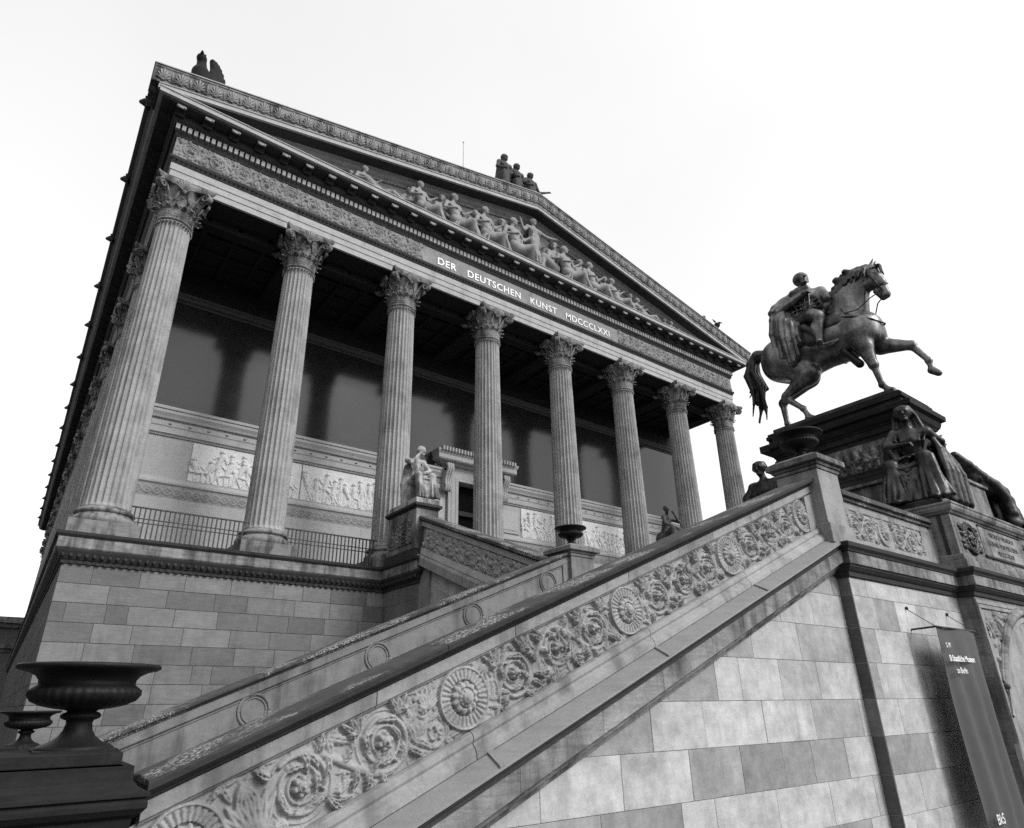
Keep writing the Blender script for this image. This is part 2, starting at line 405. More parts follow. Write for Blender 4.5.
def sdf_body(mb, prims, vx, xform=None, tone=.5, xs=None):
    lo = np.min([np.minimum(p[1], p[2]) - max(p[3], p[4]) if p[0] != 'e' else p[1] - p[2] for p in prims if p[0] != 'x'], 0) - 4 * vx
    hi = np.max([np.maximum(p[1], p[2]) + max(p[3], p[4]) if p[0] != 'e' else p[1] + p[2] for p in prims if p[0] != 'x'], 0) + 4 * vx
    n = np.ceil((hi - lo) / vx).astype(int) + 1
    ax = [(lo[i] + vx * np.arange(n[i])).astype(np.float32) for i in range(3)]
    D = np.full(n, 5.0, np.float32)
    for p in prims:
        m = p[5] + 3 * vx
        if p[0] == 'e': l, h = p[1] - p[2] - m, p[1] + p[2] + m
        else: R = max(p[3], p[4]); l, h = np.minimum(p[1], p[2]) - R - m, np.maximum(p[1], p[2]) + R + m
        i0 = np.clip(((l - lo) / vx).astype(int), 0, n); i1 = np.clip(((h - lo) / vx).astype(int) + 2, 0, n)
        if (i1 <= i0).any(): continue
        X, Y, Z = np.meshgrid(*[ax[i][i0[i]:i1[i]] for i in range(3)], indexing='ij', sparse=True)
        if p[0] == 'e':
            c, r = p[1], p[2]
            q = np.sqrt(((X - c[0]) / r[0]) ** 2 + ((Y - c[1]) / r[1]) ** 2 + ((Z - c[2]) / r[2]) ** 2)
            d = (q - 1) * min(r)
        else:
            a, b = p[1], p[2]; ba = b - a; L = max(ba @ ba, 1e-9)
            t = np.clip(((X - a[0]) * ba[0] + (Y - a[1]) * ba[1] + (Z - a[2]) * ba[2]) / L, 0, 1)
            d = np.sqrt((X - a[0] - t * ba[0]) ** 2 + (Y - a[1] - t * ba[1]) ** 2 + (Z - a[2] - t * ba[2]) ** 2) - (p[3] + (p[4] - p[3]) * t)
        s = (slice(i0[0], i1[0]), slice(i0[1], i1[1]), slice(i0[2], i1[2])); o = D[s]; k = p[5]
        if p[0] == 'x':
            hh = np.clip(.5 - .5 * (o + d) / k, 0, 1); D[s] = o + (-d - o) * hh + k * hh * (1 - hh)
        else:
            hh = np.clip(.5 + .5 * (o - d) / k, 0, 1); D[s] = o + (d - o) * hh - k * hh * (1 - hh)
    V, F = surface_nets(D, lo, vx)
    if xform is not None: V = xform(V)
    mb.add(V, F, tone, True)

def head_prims(c, fwd, s=1.0, hair=True, up=(0, 0, 1)):
    """head with skull, brow, nose, eyes, mouth, chin, ears and hair; fwd is where the face looks"""
    c = np.array(c, float); f = np.array(fwd, float); f /= np.linalg.norm(f); u = np.array(up, float); r = np.cross(f, u); r /= np.linalg.norm(r); u = np.cross(r, f)
    P = lambda a, b, d: c + s * (a * f + b * r + d * u)
    o = [ell(c + s * .02 * u, .098 * s, .03 * s), cap(P(.02, 0, -.02), P(.045, 0, -.085), .07 * s, .045 * s, .03 * s)]
    o += [cap(P(.1, 0, .02), P(.125, 0, -.025), .012 * s, .02 * s, .012 * s), cap(P(.088, -.04, .035), P(.088, .04, .035), .016 * s, None, .015 * s)]
    o += [cut(P(.105, -.036, .012), P(.105, -.03, .012), .014 * s, .012 * s), cut(P(.105, .03, .012), P(.105, .036, .012), .014 * s, .012 * s)]
    o += [cap(P(.1, -.022, -.055), P(.1, .022, -.055), .01 * s, None, .01 * s), ell(P(.08, 0, -.095), .028 * s, .02 * s)]
    o += [cap(P(0, -.095, .02), P(0, -.095, -.03), .018 * s, .012 * s, .01 * s), cap(P(0, .095, .02), P(0, .095, -.03), .018 * s, .012 * s, .01 * s)]
    o.append(ell(P(-.018, 0, .035), .1 * s, .03 * s))
    if hair:
        o.append(ell(P(-.03, 0, .04), np.array((.108, .108, .1)) * s, .02 * s))
        for k in range(11):
            a = -1.9 + 3.8 * k / 10
            o.append(cap(P(.06 * math.cos(a) - .02, .085 * math.sin(a), .098), P(-.03 + .06 * math.cos(a), .112 * math.sin(a), .01), .02 * s, .024 * s, .012 * s))
        o.append(ell(P(-.12, 0, .0), .05 * s, .02 * s))
    return o

def hand_prims(w, d, s=1.0, side=1, palm=(0, 0, -1)):
    """palm, four bent fingers and a thumb"""
    w = np.array(w, float); d = np.array(d, float); d /= np.linalg.norm(d); n = np.array(palm, float); n = n - d * (n @ d); n /= np.linalg.norm(n); r = np.cross(d, n)
    o = [cap(w, w + d * .06 * s, .026 * s, .034 * s, .012 * s)]
    for k, L in enumerate((.052, .06, .055, .042)):
        b = w + d * .075 * s + r * (k - 1.5) * .019 * s; m = b + (d * .8 + n * .5) * L * .6 * s; e = m + (d * .35 + n * .9) * L * .6 * s
        o += [cap(b - d * .02 * s, b, .012 * s, .0105 * s, .004 * s), cap(b, m, .0105 * s, .0095 * s, .003 * s), cap(m, e, .0095 * s, .008 * s, .003 * s)]
    t = w + d * .02 * s + side * r * .03 * s; o += [cap(t, t + (d * .6 + side * r * .6 + n * .3) * .045 * s, .013 * s, .01 * s, .006 * s)]
    return o

def figure(J, s=1.0, face=(0, -1, 0), draped=True, folds=9, rs=0, mantle=None, bare=False, head=True):
    """human body from joints; J: pel che nec hea shl shr ell hal elr har knl ftl knr ftr (all world points)"""
    J = {k: np.array(v, float) for k, v in J.items()}; o = []; q = np.random.default_rng(rs)
    f = np.array(face, float); f /= np.linalg.norm(f); r = np.cross(f, (0, 0, 1.0)); r /= max(np.linalg.norm(r), 1e-6)
    hl, hr = J['pel'] - r * .1 * s, J['pel'] + r * .1 * s
    if (hl - J['knl']) @ r > (hr - J['knl']) @ r and np.linalg.norm(hl - J['knl']) > np.linalg.norm(hr - J['knl']): hl, hr = hr, hl
    mid = (J['pel'] + J['che']) / 2
    o += [cap(J['pel'], mid, .15 * s, .125 * s, .06 * s), cap(mid, J['che'], .125 * s, .15 * s, .06 * s), cap(J['che'], J['nec'], .1 * s, .055 * s, .06 * s), cap(J['nec'], J['hea'], .055 * s, .055 * s, .02 * s)]
    o += [cap(J['shl'], J['shr'], .075 * s, None, .06 * s)]
    for a in 'lr':
        o += [cap(J['sh' + a], J['el' + a], .07 * s, .05 * s, .03 * s), cap(J['el' + a], J['ha' + a], .052 * s, .032 * s, .03 * s)]
        o += hand_prims(J['ha' + a], J['ha' + a] - J['el' + a], s * 1.05, 1 if a == 'l' else -1, f * .3 + np.array((0, 0, -1)))
        h = hl if a == 'l' else hr
        o += [cap(h, J['kn' + a], .115 * s, .08 * s, .05 * s), cap(J['kn' + a], J['ft' + a], .078 * s, .045 * s, .03 * s), cap(J['ft' + a] + f * -.03 * s, J['ft' + a] + f * .17 * s - np.array((0, 0, .03 * s)), .045 * s, .035 * s, .03 * s)]
    if head: o += head_prims(J['hea'] + np.array((0, 0, .02 * s)), face, s)
    if draped:
        up = np.array((0, 0, 1.0)); A, B = (hl, hr)
        side = r * (1 if (B - A) @ r >= 0 else -1)
        for h_, a in ((hl, 'l'), (hr, 'r')):
            o += [cap(h_, J['kn' + a], .125 * s, .098 * s, .04 * s), cap(J['kn' + a], J['ft' + a] + up * .05 * s, .095 * s, .12 * s, .03 * s)]
        for t in (.3, .5, .7):
            a = hl * (1 - t) + hr * t; b = J['knl'] * (1 - t) + J['knr'] * t; c = J['ftl'] * (1 - t) + J['ftr'] * t
            o += [cap(a, b - f * .07 * s - up * .04 * s, .11 * s, .06 * s, .04 * s), cap(b - f * .07 * s - up * .05 * s, c - f * .04 * s + up * .03 * s, .06 * s, .09 * s, .03 * s)]
        for h_, a, sd in ((hl, 'l', -1), (hr, 'r', 1)):
            for k in range(max(3, folds // 2)):
                q0 = (k + .5) / max(3, folds // 2) * 2 - 1 + q.uniform(-.15, .15)
                b = J['kn' + a] + side * q0 * .075 * s + f * .06 * s * math.cos(q0) - up * .02 * s
                c = J['ft' + a] + side * (q0 * .17 + sd * .02) * s + f * (.06 + .09 * math.cos(q0 * 1.4)) * s - up * .02 * s
                o += poly([b, b * .55 + c * .45 + f * q.uniform(.0, .03) * s + side * q.uniform(-.02, .02) * s, c], .014 * s, .033 * s, .01 * s)
        for k in range(4):
            z = .02 + .085 * k; a = J['knl'] - up * z * s * .6 + f * .075 * s; b = J['knr'] - up * z * s * .6 + f * .075 * s
            m_ = (a + b) / 2 - up * (.05 + z * .9) * s - f * .03 * s
            o += poly([a, (a + m_) / 2 - up * .025 * s, m_, (b + m_) / 2 - up * .025 * s, b], .017 * s, .017 * s, .01 * s)
        for k in range(5):
            t = (k + .5) / 5; a = hl * (1 - t) + hr * t; b = J['knl'] * (1 - t) + J['knr'] * t
            o += poly([a + up * .12 * s, (a + b) / 2 + up * q.uniform(.085, .115) * s, b + up * .08 * s], .018 * s, .02 * s, .01 * s)
        for k in range(7):
            a = J['shl'] * (1 - k / 6) + J['shr'] * (k / 6) + f * .055 * s; b = J['pel'] + (J['shr'] - J['shl']) / np.linalg.norm(J['shr'] - J['shl']) * (k - 3) * .04 * s + f * .115 * s + up * .1 * s
            o += poly([a, (a * .6 + b * .4) + f * .055 * s, b], .012 * s, .016 * s, .022 * s)
        w_ = (J['pel'] * .55 + J['che'] * .45); o += [cap(w_ - side * .1 * s + f * .09 * s, w_ + side * .1 * s + f * .09 * s, .04 * s, None, .02 * s)]
    if mantle is not None:
        for pts, r0 in mantle: o += poly(pts, r0 * s, r0 * s * .8, .03 * s)
    return o

# ================================================================== MUSEUM BUILDING
GZ = -6.5
BL = 65.0
bld = thing('museum_building', 'temple-fronted sandstone museum with eight fluted columns raised on a high ashlar podium', 'building', (14, 0, GZ))

def ashlar(mb, courses, joints, mp, lo=.3, hi=.62, dark=.3, gap=.006, dep=.014, clip=None, u0=None, u1=None, avg=1.0, tonefn=None, tones=None):
    """blocks as separate shallow pads; mp(u, z, out) -> world. joints: list per course of u positions or None for random"""
    def clip_poly(P, fn):
        out = []
        for i in range(len(P)):
            a, b = P[i], P[(i + 1) % len(P)]; da, db = fn(*a), fn(*b)
            if da >= 0: out.append(a)
            if (da >= 0) != (db >= 0):
                t = da / (da - db); out.append((a[0] + t * (b[0] - a[0]), a[1] + t * (b[1] - a[1])))
        return out
    for i in range(len(courses) - 1):
        z1, z0 = courses[i], courses[i + 1]
        J = joints[i] if joints and i < len(joints) and joints[i] is not None else None
        if J is None:
            J = [u0]; u = u0 - random.uniform(0, avg)
            while u < u1:
                u += avg * random.choice((.45, .8, 1, 1, 1.1, 1.25))
                if u > J[-1] + .2 and u < u1 - .15: J.append(u)
            J.append(u1)
        nb = len(J) - 1
        for bi, (a, b) in enumerate(zip(J[:-1], J[1:])):
            P = [(a + gap, z0 + gap), (b - gap, z0 + gap), (b - gap, z1 - gap), (a + gap, z1 - gap)]
            if clip: P = clip_poly(P, clip)
            if len(P) < 3: continue
            t = random.uniform(lo, hi) if random.random() > dark else random.uniform(lo - .22, lo)
            if tones and tones[i] and nb - bi <= len(tones[i]): t = tones[i][len(tones[i]) - (nb - bi)] + random.uniform(-.02, .02)
            if tonefn: t = tonefn(t)
            n = len(P); o = random.uniform(-.002, .002)
            cx, cz = sum(p[0] for p in P) / n, sum(p[1] for p in P) / n
            sh = lambda p, k: (p[0] + (cx - p[0]) * k, p[1] + (cz - p[1]) * k)
            v = [mp(p[0], p[1], -dep) for p in P] + [mp(p[0], p[1], -.004 + o) for p in P] + [mp(*sh(p, .008), o) for p in P]
            f = [tuple(2 * n + k for k in range(n))] + [(k, (k + 1) % n, n + (k + 1) % n, n + k) for k in range(n)] + [(n + k, n + (k + 1) % n, 2 * n + (k + 1) % n, 2 * n + k) for k in range(n)]
            mb.add(v, f, t)

# ---- podium
pc = [-1.38] + [-1.38 - .4325 * k for k in range(1, 11)] + [GZ]
mb = MB()
ashlar(mb, pc, None, lambda u, z, o: (u, -.78 - o, z), .42, .6, .3, .006, u0=-.68, u1=28.68, avg=1.02)
mb.box(-.665, 28.665, -.766, 1.0, GZ, -1.38, .2)
bld_wall = mb.build('podium_wall', 'podium', bld)
mb = MB()
ashlar(mb, pc, None, lambda u, z, o: (-.68 - o, u, z), .34, .62, .3, .006, u0=-.766, u1=BL, avg=1.1)
mb.box(-.666, 28.6, 1.0, BL, GZ, -1.38, .2)
mb.build('flank_podium_wall', 'flank', bld)
ring = [(-.68, BL), (-.68, -.78), (28.68, -.78), (28.68, BL)]
mb = MB(); mb.sweep(ring, [(-.3, -1.39), (.0, -1.39), (.03, -1.37), (.035, -1.30), (.06, -1.28), (.16, -1.10), (.17, -1.062), (-.3, -1.06)])
for k in range(184):
    x = -.7 + k * .16
    mb.lathe([(.0, -.06), (.04, -.04), (.05, .0), (.035, .04), (0, .05)], (x, -.78 - .105, -1.2), 6, None, True)
for k in range(170):
    x = -.7 + k * .173
    mb.box(x, x + .09, -.845, -.79, -1.385, -1.335)
co = mb.build('podium_cornice', 'soot_and_shade', bld)
mb = MB(); mb.sweep(ring, [(-.3, -1.058), (.17, -1.058), (.19, -1.03), (.19, -.80), (.205, -.79), (-.3, -.79)]); mb.build('podium_fascia', 'fascia', co)
mb = MB(); mb.sweep(ring, [(-.6, -.788), (.21, -.788), (.25, -.74), (.26, -.675), (.235, -.668), (-.6, -.668)]); mb.build('podium_edge', 'soot_and_shade', co)
mb = MB(); mb.box(-.2, 28.2, -.2, 60, -.74, -.672); mb.build('portico_floor', 'step', bld)

# ---- columns
def shaft_rad(r, z, a):
    t = np.clip((z - .13) / 9.09, 0, 1); d = .072 * min(1, max(0, (z - .16) / .12)) * min(1, max(0, (9.17 - z) / .12))
    ph = np.abs((24 * a / (2 * PI)) % 1 - .5) * 2
    return .568 - .082 * t ** 1.5 - d * np.where(ph < .9, np.clip(1 - (ph / .9) ** 2.6, 0, 1) ** .6, 0)
mb = MB(); zs = [.12, .17, .2, .24, .28, .6] + list(np.linspace(1.2, 8.6, 9)) + [9.0, 9.05, 9.1, 9.14, 9.17, 9.21]
zs = sorted(zs + [2.0, 2.012, 4.2, 4.212, 6.4, 6.412])
mb.lathe([(.5, z) for z in zs], (0, 0, 0), 240, shaft_rad, True, .5, [.49 if z < 2 else .36 if z < 2.01 else .54 if z < 4.2 else .36 if z < 4.21 else .46 if z < 6.4 else .36 if z < 6.41 else .51 for z in zs])
col0 = mb.build('column', 'column', bld)
mb = MB(); mb.box(-.78, .78, -.78, .78, -.668, -.30, .42)
mb.lathe([(.6, -.31), (.72, -.30), (.755, -.24), (.755, -.18), (.72, -.12), (.665, -.09), (.635, -.045), (.64, -.025), (.675, -.01), (.69, .03), (.675, .065), (.62, .085), (.615, .1), (.575, .13), (.5, .14)], (0, 0, 0), 64)
mb.build('base', 'capital', col0, .012)

def capital():
    mb = MB()
    mb.lathe([(.45, 9.19), (.50, 9.2), (.535, 9.22), (.54, 9.25), (.53, 9.275), (.49, 9.285), (.485, 9.29)], (0, 0, 0), 64)
    zz = np.linspace(9.29, 9.74, 16)
    mb.lathe([(.485 + .03 * i / 15, z) for i, z in enumerate(zz)], (0, 0, 0), 192,
             lambda r, z, a: r + .022 * (np.sin(16 * a + 9 * math.sin(z * 13)) * np.sin(16 * a * .5 + z * 40) > .1) * (1 if 9.32 < z < 9.72 else 0))
    for k in range(32):
        a = 2 * PI * (k + .5) / 32; mb.lathe([(0, -.05), (.028, -.03), (.034, 0), (.02, .03), (0, .035)], (.512 * math.cos(a), .512 * math.sin(a), 9.135), 6)
    mb.lathe([(.5, 9.7), (.53, 9.95), (.57, 10.25), (.66, 10.55), (.70, 10.64)], (0, 0, 0), 48)
    def leaf(a, r0, z0, h, out, wd, seed):
        n, m = 14, 9; P = np.zeros((n, m, 3)); ca, sa = math.cos(a), math.sin(a)
        for i in range(n):
            t = i / (n - 1)
            if t < .62: q = t / .62; r = r0 + .05 * q + out * .35 * q * q; z = z0 + h * q
            else: q = (t - .62) / .38; th = q * PI * .7; r = r0 + .05 + out * .35 + out * .42 * (1 - math.cos(th)) * .8; z = z0 + h + .06 * math.sin(th) - .03 * q * q
            w = wd * (math.sin(PI * min(1, .18 + .82 * t) ** .9) ** .6 if t < .995 else .12) * (.82 + .18 * math.cos(2 * PI * 4 * t))
            for j in range(m):
                b = (j / (m - 1) - .5) * 2; rr = r - .05 * abs(b) ** 1.5 + .016 * math.cos(3 * PI * b); x = rr; y = b * w
                P[i, j] = (x * ca - y * sa, x * sa + y * ca, z - .03 * abs(b))
        mb.grid(P)
    for k in range(16): leaf(2 * PI * (k + .5) / 16, .52, 9.66, .09, .16, .11, k)
    for k in range(8): leaf(2 * PI * k / 8, .54, 9.82, .26, .13, .19, k)
    for k in range(4): leaf(PI / 4 + k * PI / 2, .57, 9.9, .38, .3, .2, k)
    for k in range(4):
        a = PI / 4 + k * PI / 2; d = np.array((math.cos(a), math.sin(a), 0)); w = np.array((-d[1], d[0], 0))
        pts = [(.56, 9.98), (.60, 10.2), (.70, 10.42), (.80, 10.55), (.90, 10.6)]
        for t in np.linspace(0, 1, 26): an = PI / 2 - t * 1.55 * 2 * PI; R = .165 * (1 - .78 * t); pts.append((.92 + R * math.cos(an), 10.435 + R * math.sin(an)))
        for s in (-.06, .0, .06):
            mb.tube([tuple(d * p[0] + w * s * (1 if p[0] > .7 else 2.6 - 2.28 * p[0]) + np.array((0, 0, p[1]))) for p in pts], [.045 - .02 * min(1, i / 30) for i in range(len(pts))], 7)
        mb.lathe([(0, -.09), (.05, -.05), (.06, 0), (.05, .05), (0, .09)], tuple(d * .92 + np.array((0, 0, 10.435))), 8)
        for sg in (-1, 1):  # inner helices towards the face centre
            b = a + sg * .42; pts = [tuple((.58 + .1 * t) * np.array((math.cos(b + sg * .22 * t), math.sin(b + sg * .22 * t), 0)) + np.array((0, 0, 10.0 + .45 * t))) for t in np.linspace(0, 1, 8)]
            mb.tube(pts, .035, 6)
    for k in range(4):  # shells at the middle of each side
        a = k * PI / 2; d = np.array((math.cos(a), math.sin(a), 0)); w = np.array((-d[1], d[0], 0))
        o = d * .66 + np.array((0, 0, 10.36))
        for j in range(9):
            an = -1.25 + 2.5 * j / 8; L = .36 + .06 * math.cos(an)
            e = o + w * math.sin(an) * L * .78 + np.array((0, 0, math.cos(an) * L)) + d * .16; m_ = (o + e) / 2 + d * .035
            mb.tube([tuple(o), tuple(m_), tuple(e)], [.015, .035, .042], 7)
        mb.lathe([(0, -.07), (.07, -.03), (.08, .02), (0, .08)], tuple(o + d * .03), 8)
    # abacus with concave sides
    out = []
    for k in range(4):
        a = k * PI / 2
        for t in np.linspace(-1, 1, 13)[:-1]:
            x = .69 + .2 * t * t; y = .89 * t
            if abs(t) > .97: x, y = .88, .80 * np.sign(t)
            out.append((x * math.cos(a) - y * math.sin(a), x * math.sin(a) + y * math.cos(a)))
    n = len(out)
    v = [(x * s, y * s, z) for s, z in ((.93, 10.6), (.97, 10.65), (.99, 10.70), (1.0, 10.71), (1.0, 10.795)) for x, y in out]
    mb.add(v, [(i * n + k, i * n + (k + 1) % n, (i + 1) * n + (k + 1) % n, (i + 1) * n + k) for i in range(4) for k in range(n)] + [tuple(range(n))[::-1], tuple(4 * n + k for k in range(n))])
    for V in mb.v: V[:, 2] = np.where(V[:, 2] > 9.29, 9.29 + (V[:, 2] - 9.29) * .832, V[:, 2])
    return mb
capital().build('capital', 'capital', col0)
for i in range(1, 8):
    c = copy_tree(col0, bld); c.location.x = 4.0 * i
for k in range(1, 16):
    c = copy_tree(col0, bld); c.location = (0, 4.07 * k, 0)

# ---- entablature on the column axis
axis = [(0, BL - .8), (0, 0), (28, 0), (28, BL - .8)]
mb = MB()
mb.sweep(axis, [(.40, 10.545), (.485, 10.545), (.485, 10.765), (.51, 10.772), (.51, 11.0), (.535, 11.007), (.535, 11.255), (.40, 11.26)])
arch = mb.build('architrave', 'entab', bld)
mb = MB(); mb.sweep(axis, [(-.47, 10.548), (.398, 10.548), (.398, 11.26), (-.47, 11.26)]); mb.build('architrave_soffit', 'deep', arch)  # same stone as the architrave, its underside shade put into the colour
mb = MB(); mb.sweep(axis, [(-.3, 11.262), (.545, 11.262), (.565, 11.30), (.575, 11.33), (.62, 11.41), (.63, 11.46), (.63, 11.485), (-.3, 11.488)])
for k in range(200):
    mb.lathe([(.0, -.035), (.03, -.02), (.034, .01), (.02, .035), (0, .04)], (-.55 + k * .1462, -.615, 11.38), 5)
mb.build('architrave_moulding', 'soot_and_shade', arch)
mb = MB(); mb.sweep(axis, [(-.3, 11.488), (.55, 11.488), (.55, 12.30), (-.3, 12.30)])
fz = mb.build('frieze', 'frieze', bld)
def scroll_band(x0, x1, flip):
    R = Relief(x1 - x0, .78, .016); n = int((x1 - x0) / .78); d = (x1 - x0) / n
    rinceau(R, [((i + .5) * d, .39 + .02 * (-1) ** i, .32, (i + flip) % 2 == 0) for i in range(n)], .09)
    fill_leaves(R, .06, 500, .1, .2)
    for k in range(30): R.leaf(rng.uniform(0, R.w), rng.uniform(.04, .74), rng.uniform(0, 6.28), .2, .05, .1, 4, rng.uniform(-.5, .5))
    R.finish(.25); m = MB(); R.mesh(m, (x0, -.551, 11.505), (1, 0, 0), (0, 0, 1), (0, -1, 0)); return m
for k, (a, b) in enumerate(((-.5, 8.55), (19.45, 28.5))): scroll_band(a, b, k).build('scroll_relief', 'frieze', fz)
words = [text('inscription', w_, .455, 'gild', fz, (0, -.556, 11.67), (PI / 2, 0, 0), .02, 'LEFT', 1.12, .008) for w_ in ('DER', 'DEUTSCHEN', 'KUNST', 'MDCCCLXXI')]
wl = [max(v.co.x for v in o.data.vertices) for o in words]; xx = 14 - (sum(wl) + 3 * .52) / 2
for o, w_ in zip(words, wl): o.location.x = xx - 14; xx += w_ + .52

mb = MB()
mb.sweep(axis, [(-.3, 12.302), (.555, 12.302), (.58, 12.31), (.60, 12.36), (.635, 12.42), (.635, 12.455), (.62, 12.46), (.62, 12.69), (.70, 12.70), (.73, 12.74), (.80, 12.80), (.81, 12.84), (.81, 13.06), (-.3, 13.06)])
for k in range(150): mb.lathe([(0, -.04), (.035, -.02), (.04, .01), (0, .04)], (-.6 + k * .197, -.745, 12.765), 5)
mb.sweep(axis, [(.805, 13.0), (1.2, 13.0), (1.2, 13.068), (.805, 13.068)])  # soffit strip, coloured dark for the shade under the corona
cor = mb.build('cornice', 'soot_and_shade', bld)
mb = MB()
for k in range(163): x = -.66 + k * .18; mb.box(x, x + .115, -.735, -.615, 12.475, 12.675, .55)
mb.build('dentil_band', 'entab', cor)
mb = MB(); mb.sweep(axis, [(1.21, 13.063), (1.30, 13.063), (1.335, 13.075), (1.335, 13.215), (1.37, 13.235), (1.37, 13.262), (.4, 13.27)]); mb.build('corona', 'entab', cor)
mb = MB()   # modillion with scrolled front
mb.box(-.15, .15, -1.0, -.805, 12.88, 13.06, .5); mb.box(-.145, .145, -1.14, -.99, 12.95, 13.06, .5); mb.box(-.165, .165, -1.18, -.8, 13.01, 13.061, .5)
mb.tube([(-.145, -1.09, 12.965), (.145, -1.09, 12.965)], .05, 10); mb.tube([(-.145, -.9, 12.87), (.145, -.9, 12.87)], .05, 10)
n0 = len(mb.f); mb.box(-.13, .13, -1.19, -1.178, 12.90, 13.0, .6); mb.tube([(-.13, -1.15, 12.965), (.13, -1.15, 12.965)], .052, 10)
for q in (-.1, .1): mb.tube([(q, -1.17, 12.91), (q, -1.2, 12.95)], .04, 8)
md0 = mb.build('modillion', 'soot_and_shade', cor); md0.location.x = -.65; md0.data.materials.append(MT['entab'])  # body coloured dark as shade, scrolled front pale as if lit
for p_ in md0.data.polygons: p_.material_index = 1 if p_.index >= n0 else 0
for k in range(1, 36):
    c = md0.copy(); COL.objects.link(c); c.parent = cor; c.location.x = -.65 + .8372 * k
    if k == 35: c.location.x = -.65 + .8372 * 35
# flank modillions as one run of brackets in the side soffit
mb = MB()
for k in range(74):
    y = -.4 + k * .87; mb.box(-1.15, -.8, y - .15, y + .15, 12.92, 13.0)
sb = mb.build('side_soffit_brackets', 'soot_and_shade', cor); sb['kind'] = 'stuff'

# ---- pediment: raking cornice, sima, tympanum
AX, AZ, CX, CZ = 14.0, 17.21, -1.62, 13.90
SL = (AZ - CZ) / (AX - CX)
def rake(v):
    v = v.copy(); v[:, 2] += AZ - SL * np.abs(v[:, 0] - AX); return v
def rake_bar(mb, prof, x0=CX, x1=29.62, tone=.5):
    """prof (y, dz under the top line), closed"""
    for xa, xb in ((x0, AX), (AX, x1)):
        n = len(prof); v = np.array([(x, y, z) for x in (xa, xb) for (y, z) in prof]); v = rake(v)
        f = [(i, (i + 1) % n, n + (i + 1) % n, n + i) for i in range(n)] + [tuple(range(n))[::-1], tuple(range(n, 2 * n))]
        mb.add(v, f, tone)
ped = None
mb = MB(); mb.add([(-.9, -.45, 13.26), (28.9, -.45, 13.26), (AX, -.45, 16.5), (-.9, .2, 13.26), (28.9, .2, 13.26), (AX, .2, 16.5)], [(0, 1, 2), (5, 4, 3), (0, 3, 4, 1), (1, 4, 5, 2), (2, 5, 3, 0)])
ped = mb.build('pediment', 'tymp', bld)
mb = MB(); rake_bar(mb, [(-1.25, -.80), (-1.34, -.80), (-1.335, -.645), (-1.37, -.63), (-1.37, -.60), (-1.25, -.58)], -1.4, 29.4); rk = mb.build('raking_corona', 'entab', ped)
mb = MB(); rake_bar(mb, [(-.3, -.80), (-1.248, -.798), (-1.248, -.58), (-.3, -.58)], -1.38, 29.38); mb.build('raking_soffit', 'soot_and_shade', rk)  # shade under the raking corona painted as a darker stone
mb = MB(); rake_bar(mb, [(-.3, -1.12), (-.53, -1.12), (-.56, -1.05), (-.66, -.98), (-.70, -.86), (-.78, -.82), (-.8, -.803), (-.3, -.803)], -.6, 28.6); mb.build('bed_moulding', 'tymp', ped)
mb = MB(); rake_bar(mb, [(-.2, -.58), (-1.36, -.598), (-1.37, -.56), (-1.43, -.09), (-1.46, -.07), (-1.46, .0), (-.2, .02)]); sima = mb.build('sima', 'capital', ped)
def palm_band(sg, x0):
    """row of palmettes and lotus buds standing proud of the sima"""
    m = MB(); L = math.hypot(15.58, 15.58 * SL); n = int(L / .5); d = L / n; c, s_ = 1 / math.hypot(1, SL), SL / math.hypot(1, SL)
    def W(u, v, h): return (x0 + sg * (u * c), -1.375 - .128 * v - h, CZ - .56 + u * s_ + v)
    for i in range(n):
        u = (i + .5) * d
        for k in range(7):
            a = PI / 2 + (k - 3) * .42; ln = (.40 - .03 * abs(k - 3)); e = (u + math.cos(a) * ln * .62, .05 + math.sin(a) * ln * .98)
            m.tube([W(u, .06, .012), W((u + e[0]) / 2, (.06 + e[1]) / 2, .03), W(e[0], e[1], .025)], [.012, .026, .03], 6)
        m.tube([W(u - .04, .05, .03), W(u + .04, .05, .03)], .035, 6)
        b = u + d / 2
        m.tube([W(b, .08, .012), W(b, .26, .03), W(b, .40, .01)], [.02, .032, .01], 6)
        m.tube([W(u, .03, .015), W(u + d * .25, .09, .02), W(b, .03, .015)], .016, 5); m.tube([W(b, .03, .015), W(b + d * .25, .09, .02), W(u + d, .03, .015)], .016, 5)
    return m
for sg, x0 in ((1, CX + .02), (-1, 29.60)): palm_band(sg, x0).build('palmette_band', 'frieze', sima)
mb = MB(); rake_bar(mb, [(-1.5, .003), (-1.5, .04), (-.2, .06), (-.2, .022)], CX - .03, 29.65); mb.build('sima_flashing', 'entab', sima)
